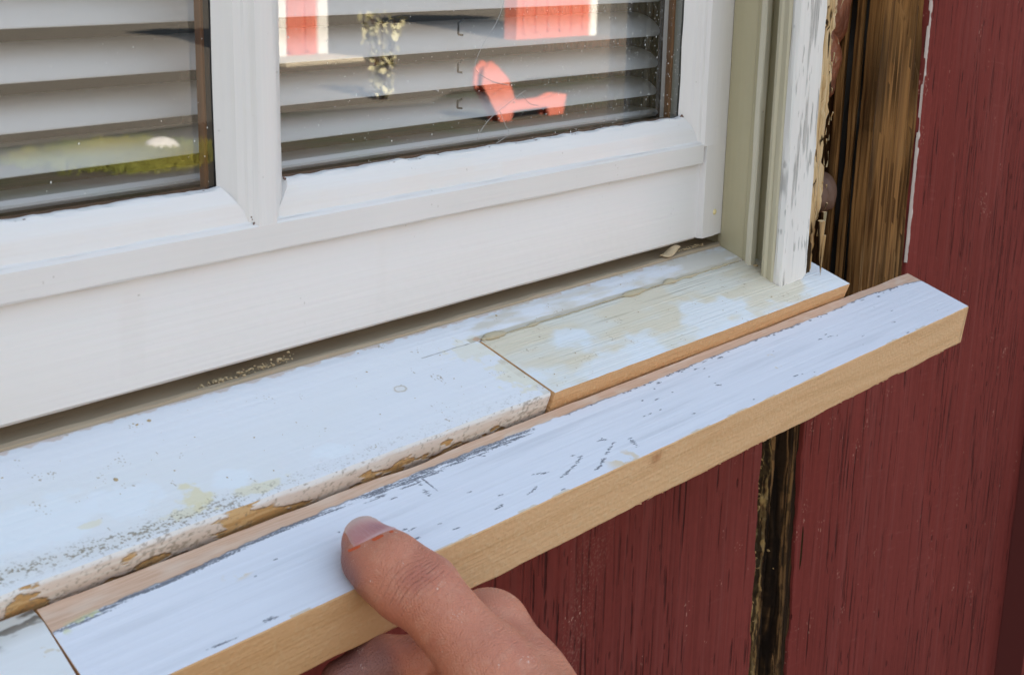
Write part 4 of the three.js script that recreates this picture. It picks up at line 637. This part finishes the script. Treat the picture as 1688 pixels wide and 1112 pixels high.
    // folds over the joint, and the fine lattice of lines in the skin
    let h = 0.65;
    const line = (p, wd, d) => { const k = Math.exp(-p * p / (wd * wd)) * d; h -= k * 0.5; mix3(o.c, [0.36, 0.13, 0.085], k * 0.75); };
    const wob = (fbm(v * 150, 3 + u * 30, 2) - 0.5) * 0.0022;
    for (const [u0, bend, c, d] of [[0.0215, 14, 0.003, 0.7], [0.0245, 6, 0.002, 0.8], [0.0275, -4, 0.001, 1], [0.0302, -9, 0.0, 0.7], [0.0335, -12, -0.001, 0.45], [0.0192, 20, 0.004, 0.4], [0.0233, 9, 0.0025, 0.5], [0.0260, 1, 0.0015, 0.6], [0.0290, -6, 0.0005, 0.5], [0.0318, -10, 0, 0.4], [0.0360, -12, -0.001, 0.3], [0.0470, -3, 0, 0.25], [0.0540, 3, 0, 0.25], [0.0600, 4, 0, 0.3]]) { const p = u - u0 - bend * (v - c) * (v - c) + wob * (1 + 10 * (u0 - 0.02)); line(p, 0.00024, 0.62 * d * sstep(0.38, 0.55, noise(v * 420 + u0 * 4000, u0 * 900) + 0.25) * (1 - sstep(0.007, 0.012, Math.abs(v - c)) * (u0 < 0.04 ? 1 : 0.2))); }
    const l1 = Math.abs(((u * 900 + 3 * fbm(u * 300, v * 300, 2) + v * 240) % 1 + 1) % 1 - 0.5), l2 = Math.abs(((v * 760 - u * 420 + 4 * fbm(u * 260 + 9, v * 260, 2)) % 1 + 1) % 1 - 0.5);
    h += (Math.min(l1, l2) - 0.12) * 0.34 + (noise(u * 3200, v * 3200) - 0.5) * 0.2; o.h = h;
    mix3(o.c, [0.42, 0.17, 0.115], (1 - sstep(0.02, 0.10, Math.min(l1, l2))) * 0.34);
    const dz = noise(u * 2600, v * 2600) * noise(u * 300, v * 300); if (dz > 0.72) mix3(o.c, [0.72, 0.58, 0.5], sstep(0.72, 0.8, dz) * 0.6);
    o.r = 0.5 + 0.15 * mid;
  }, { bump: 0.0008, roughness: 0.52 });
  const person = thing('person', 'bare right hand with thumb on top of the loose board, fingers curled underneath', 'person');
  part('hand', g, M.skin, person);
  // a sheet lying on the thumb: a along the thumb from T0, th round it from the back of the thumb
  const axis0 = T1.clone().sub(T0).normalize(), N0 = V3(-0.62, 0.66, 0.42); N0.addScaledVector(axis0, -N0.dot(axis0)).normalize(); const B0 = axis0.clone().cross(N0).normalize();
  const on = (a, th, off) => { const c = T0.clone().addScaledVector(axis0, a), d = N0.clone().multiplyScalar(Math.cos(th)).addScaledVector(B0, Math.sin(th)); let r = 0.001; for (let i = 0; i < 40; i++) { const p = c.clone().addScaledVector(d, r), s = sdf(p.x, p.y, p.z); if (Math.abs(s) < 1e-5) break; r -= s * 0.8; } return c.addScaledVector(d, r + off); };
  const sheet = (nu, nv, f) => { const p = [], t = [], ix = []; for (let j = 0; j <= nv; j++) for (let i = 0; i <= nu; i++) { const q = f(i / nu, j / nv); p.push(q.x, q.y, q.z); t.push(i / nu, j / nv); } for (let j = 0; j < nv; j++) for (let i = 0; i < nu; i++) { const a = j * (nu + 1) + i; ix.push(a, a + 1, a + nu + 1, a + 1, a + nu + 2, a + nu + 1); } const gg = new THREE.BufferGeometry(); gg.setAttribute('position', new THREE.Float32BufferAttribute(p, 3)); gg.setAttribute('uv', new THREE.Float32BufferAttribute(t, 2)); gg.setIndex(ix); gg.computeVertexNormals(); return gg; };
  M.nail = surface('thumb_nail', 128, 128, [0, 0, 1, 1], (u, v, o) => {
    const c = (u - 0.5) * 2; o.c[0] = 0.56; o.c[1] = 0.235; o.c[2] = 0.225; mix3(o.c, [0.36, 0.075, 0.105], Math.exp(-Math.pow((c + 0.25) / 0.5, 2) - Math.pow((v - 0.66) / 0.22, 2)) * 0.75); mix3(o.c, [0.64, 0.42, 0.36], 1 - sstep(0.08, 0.5, v + 0.1 * c)); mix3(o.c, [0.66, 0.42, 0.40], 1 - sstep(0.0, 0.2, 1 - v + 0.15 * c * c)); mix3(o.c, [0.50, 0.34, 0.28], sstep(0.75, 1, Math.abs(c)) * 0.7);
    const f = fbm(u * 60, v * 5, 3); mix3(o.c, [0.7, 0.5, 0.46], clamp((f - 0.5) * 2) * 0.25); mix3(o.c, [0.2, 0.12, 0.08], sstep(0.6, 0.7, noise(u * 30, v * 30)) * sstep(0.85, 1, Math.abs(c)) * 0.5); o.h = f;
  }, { bump: 0.0001, roughness: 0.30 });
  const nail = (u, v, off) => { const c = (u - 0.5) * 2, back = 0.0130 - 0.0046 * c * c, tip = -0.0052 + 0.0020 * c * c; return on(lerp(tip, back, v), c * 0.90 - 0.36, off); };
  part('thumb_nail', sheet(20, 20, (u, v) => { const ed = Math.min(u, 1 - u, 1 - v) * 9; return nail(u, v, lerp(-0.00022, 0.00034, sstep(0, 1, ed)) + (v < 0.04 ? 0.0003 : 0)); }), M.nail, person);
  M.orange = plain('orange_paint_smear', 0.60, 0.095, 0.022, 0.6);
  part('paint_smear', sheet(60, 5, (u, v) => { const uu = lerp(0.30, 1.06, u), c = (uu - 0.5) * 2, thin = sstep(0.42, 0.62, fbm(u * 5, 3, 2) + 0.2 * Math.exp(-Math.pow((u - 0.95) / 0.12, 2)) + 0.16 * Math.exp(-Math.pow((u - 0.35) / 0.16, 2))) * (0.7 + 0.3 * fbm(u * 7, 1, 2)), base = 0.0132 - 0.0047 * Math.min(1.3, c * c); return on(base + (v - 0.3) * 0.0017 * thin, c * 0.90 - 0.36, 0.00012 * thin * Math.sin(v * Math.PI) + (thin < 0.15 ? -0.0003 : 0.00006)); }), M.orange, person);
  // forearm sleeve, below the frame
  const dir = A.clone().sub(W).normalize(), up = V3(1, 0, 0), sd = dir.clone().cross(up).normalize(), up2 = sd.clone().cross(dir).normalize(), ring = []; for (let i = 0; i < 28; i++) ring.push([Math.cos(i / 28 * 6.283), Math.sin(i / 28 * 6.283)]);
  const sl = sweep(ring, span(0, 1, 60), (t, p, i) => { const r = lerp(0.036, 0.055, t) * (1 + 0.12 * (fbm(t * 14 + 3, i * 0.35, 3) - 0.5)), c = W.clone().addScaledVector(dir, lerp(0.055, 0.42, t)); return c.addScaledVector(up2, p[0] * r).addScaledVector(sd, p[1] * r); }, 1);
  part('sleeve', sl, plain('dark_blue_sleeve', 0.04, 0.05, 0.075, 0.95), person);
}

// ================================================================ small things
{
  // husk lying in the slot under the sash
  const g = new THREE.SphereGeometry(1, 18, 10), p = g.attributes.position; for (let i = 0; i < p.count; i++) { const x = p.getX(i); p.setXYZ(i, x * 0.0085, Math.max(-0.1, p.getY(i)) * 0.0016 + 0.001 * Math.sin(x * 3), p.getZ(i) * 0.0028 * (1 - 0.4 * x)); } g.computeVertexNormals(); g.rotateZ(0.12); g.translate(0.629, -0.0028, 0.0012);
  single('seed_husk', g, plain('tan_husk', 0.50, 0.37, 0.22, 0.7), 'curled tan husk lying in the slot under the sash near the jamb', 'seed husk');
  // crumbs of dirt in the slot and on the sill
  const cr = [], add = (x, y, z, r) => { const c = new THREE.IcosahedronGeometry(r, 0); c.scale(1 + rnd(), 0.7, 0.7 + rnd() * 0.6); c.rotateY(rnd() * 6); c.translate(x, y, z); cr.push(c); };
  for (let k = 0; k < 120; k++) { const t = rnd(); add(0.318 + 0.045 * t + 0.004 * rnd(), -0.0048 + 0.004 * t * rnd(), -0.002 + 0.003 * rnd(), 0.0002 + 0.0007 * rnd() * rnd()); }
  for (let k = 0; k < 90; k++) { const x = 0.62 + 0.045 * rnd(); add(x, -0.0045 + 0.0015 * rnd(), 0.001 * rnd(), 0.0002 + 0.0005 * rnd() * rnd()); }
  const on = (x, s) => [x, -0.0045 - s * Math.sin(TILT), s * Math.cos(TILT)];
  for (let k = 0; k < 120; k++) { const [x, y, z] = on(lerp(0.2, 0.70, rnd()), lerp(0.006, 0.058, rnd())); add(x, y, z, 0.0001 + 0.00035 * rnd() * rnd()); }
  for (const [x, s, r] of [[0.2896, 0.0099, 0.0007], [0.2599, 0.0324, 0.0008], [0.2844, 0.0102, 0.0005], [0.4784, 0.008, 0.0006], [0.68, 0.030, 0.0016], [0.6745, 0.0275, 0.0012], [0.69, 0.046, 0.0006]]) add(...on(x, s), r);
  const o = single('dirt_crumbs', mergeGeometries(cr), plain('tan_crumbs', 0.46, 0.34, 0.19, 0.9), 'tan crumbs scattered over the white sill and its slot', 'crumbs'); o.userData.kind = 'stuff';
  // cobweb threads on the right pane
  const th = (pts) => new THREE.TubeGeometry(new THREE.CatmullRomCurve3(pts.map(([x, y]) => V3(x, y, GZ + 0.0004))), 40, 0.00013, 4);
  const web = mergeGeometries([th([[0.499, 0.135], [0.492, 0.120], [0.481, 0.108], [0.477, 0.100], [0.487, 0.094], [0.500, 0.091]]), th([[0.512, 0.088], [0.500, 0.083], [0.487, 0.077], [0.480, 0.071], [0.479, 0.0685]]), th([[0.494, 0.0805], [0.498, 0.074], [0.501, 0.070], [0.492, 0.066]]), th([[0.510, 0.086], [0.515, 0.082], [0.521, 0.0805]])]);
  single('cobweb', web, plain('pale_web', 0.45, 0.44, 0.42, 0.9), 'thin pale cobweb threads clinging to the right glass pane', 'cobweb');
}

// ================================================================ across the yard, seen mirrored in the panes
{
  const red = plain('light_red_paint', 0.62, 0.19, 0.135, 0.8), white = plain('white_trim', 0.78, 0.77, 0.74, 0.7), roof = plain('grey_roof', 0.10, 0.09, 0.085, 0.9);
  const cabin = (name, label, x0, x1, z0, H, D, left) => {
    const t = thing(name, label, 'cabin'); t.position.set(x0, GROUND, z0); const W = x1 - x0;
    part('wall', box(0, W, 0, H, 0, D), red, t);
    for (let x = 0.15; x < W; x += 0.28) part('batten', box(x - 0.025, x + 0.025, 0.1, H - 0.05, -0.025, -0.001), red, t);
    if (left) part('corner_board', box(-0.06, 0.09, 0, H, -0.04, 0.12), white, t); part('corner_board', box(W - 0.09, W + 0.06, 0, H, -0.04, 0.12), white, t);
    const g = new THREE.ExtrudeGeometry(new THREE.Shape([new THREE.Vector2(-0.4, H), new THREE.Vector2(W + 0.4, H), new THREE.Vector2(W / 2, H + W * 0.28)]), { depth: D + 0.6, bevelEnabled: false }); g.translate(0, 0, -0.3); part('roof', g, roof, t);
    return t;
  };
  cabin('cabin', 'narrow red cabin with white corner boards mirrored beside the mullion', 11.38, 12.06, 12.2, 2.4, 0.8, true);
  cabin('cabin', 'wide red cabin mirrored at the top right of the window glass', 16.2, 18.0, 12.6, 2.6, 0.22, false);
  const seat = thing('garden_chair', 'low red wooden garden chair in sunlight, mirrored in the right pane', 'garden chair'); seat.position.set(8.9, GROUND, 7.06);
  const side = [[1010, 315], [980, 350], [975, 420], [1040, 560], [1052, 590], [1100, 590], [1110, 548], [1265, 548], [1275, 590], [1340, 590], [1355, 500], [1310, 490], [1260, 510], [1120, 508], [1085, 400], [1040, 345]].map(([x, y]) => [(x - 975) * 0.00292, (590 - y) * 0.0018]);
  for (const z of [0, 0.09]) part('side_panel', slab(side, 0.03, 0.003, (x, y, d) => V3(x, y, z - d)), red, seat);
  const slat3 = (x, y, w, turn) => { const g = new THREE.BoxGeometry(w, 0.018, 0.056); g.rotateZ(turn); g.translate(x, y, 0.030); return g; };
  for (let k = 0; k < 4; k++) part('back_slat', slat3(0.06 + 0.045 * k, 0.42 - 0.085 * k, 0.07, -1.1), red, seat);
  for (let k = 0; k < 4; k++) part('seat_slat', slat3(0.44 + 0.09 * k, 0.115, 0.075, 0), red, seat);
  const rock = new THREE.IcosahedronGeometry(1, 4); { const p = rock.attributes.position; for (let i = 0; i < p.count; i++) { const k = 1 + 0.3 * (fbm(p.getX(i) * 1.3 + 4, p.getY(i) * 1.3 + p.getZ(i) + 6, 3) - 0.5); p.setXYZ(i, p.getX(i) * 0.13 * k, Math.max(-0.2, p.getY(i)) * 0.085 * k, p.getZ(i) * 0.11 * k); } rock.computeVertexNormals(); rock.translate(6.07, GROUND + 0.035, 7.5); }
  single('stone', rock, plain('white_stone', 0.72, 0.70, 0.66, 0.9), 'white round stone on the sunlit grass, mirrored low in the left pane', 'stone');
  const bush = thing('shrub', 'small pale leaved shrub in sunlight, mirrored left of the middle of the right pane', 'shrub'); bush.position.set(9.5, GROUND, 8.75);
  const lv = []; for (let k = 0; k < 230; k++) { const h = 0.05 + 0.72 * rnd(), r = (0.06 + 0.24 * h) * Math.sqrt(rnd()), a = rnd() * 6.283, g = new THREE.CircleGeometry(0.012 + 0.022 * rnd(), 6); g.scale(1, 1.5, 1); g.rotateX(rnd() * 3); g.rotateY(rnd() * 6); g.translate(Math.cos(a) * r, h, Math.sin(a) * r); lv.push(g); }
  const fo = part('foliage', mergeGeometries(lv), plain('cream_green_leaf', 0.55, 0.52, 0.33, 0.8), bush); fo.userData.kind = 'stuff';
  for (let k = 0; k < 5; k++) { const a = k * 1.3; part('stem', new THREE.TubeGeometry(new THREE.CatmullRomCurve3([V3(0, 0, 0), V3(Math.cos(a) * 0.05, 0.3, Math.sin(a) * 0.05), V3(Math.cos(a) * 0.17, 0.7, Math.sin(a) * 0.17)]), 8, 0.008, 5), M.darkWood, bush); }
  single('stone_step', slab([[-0.6, -0.3], [0.6, -0.3], [0.6, 0.3], [-0.6, 0.3]], 0.06, 0.015, (a, b, d) => V3(11.5 + a, GROUND + 0.06 + d, 11.85 + b)), plain('pale_step_stone', 0.55, 0.50, 0.40, 0.9), 'pale stone step before the narrow red cabin mirrored beside the mullion', 'step');
}
renderer.render(scene, camera);
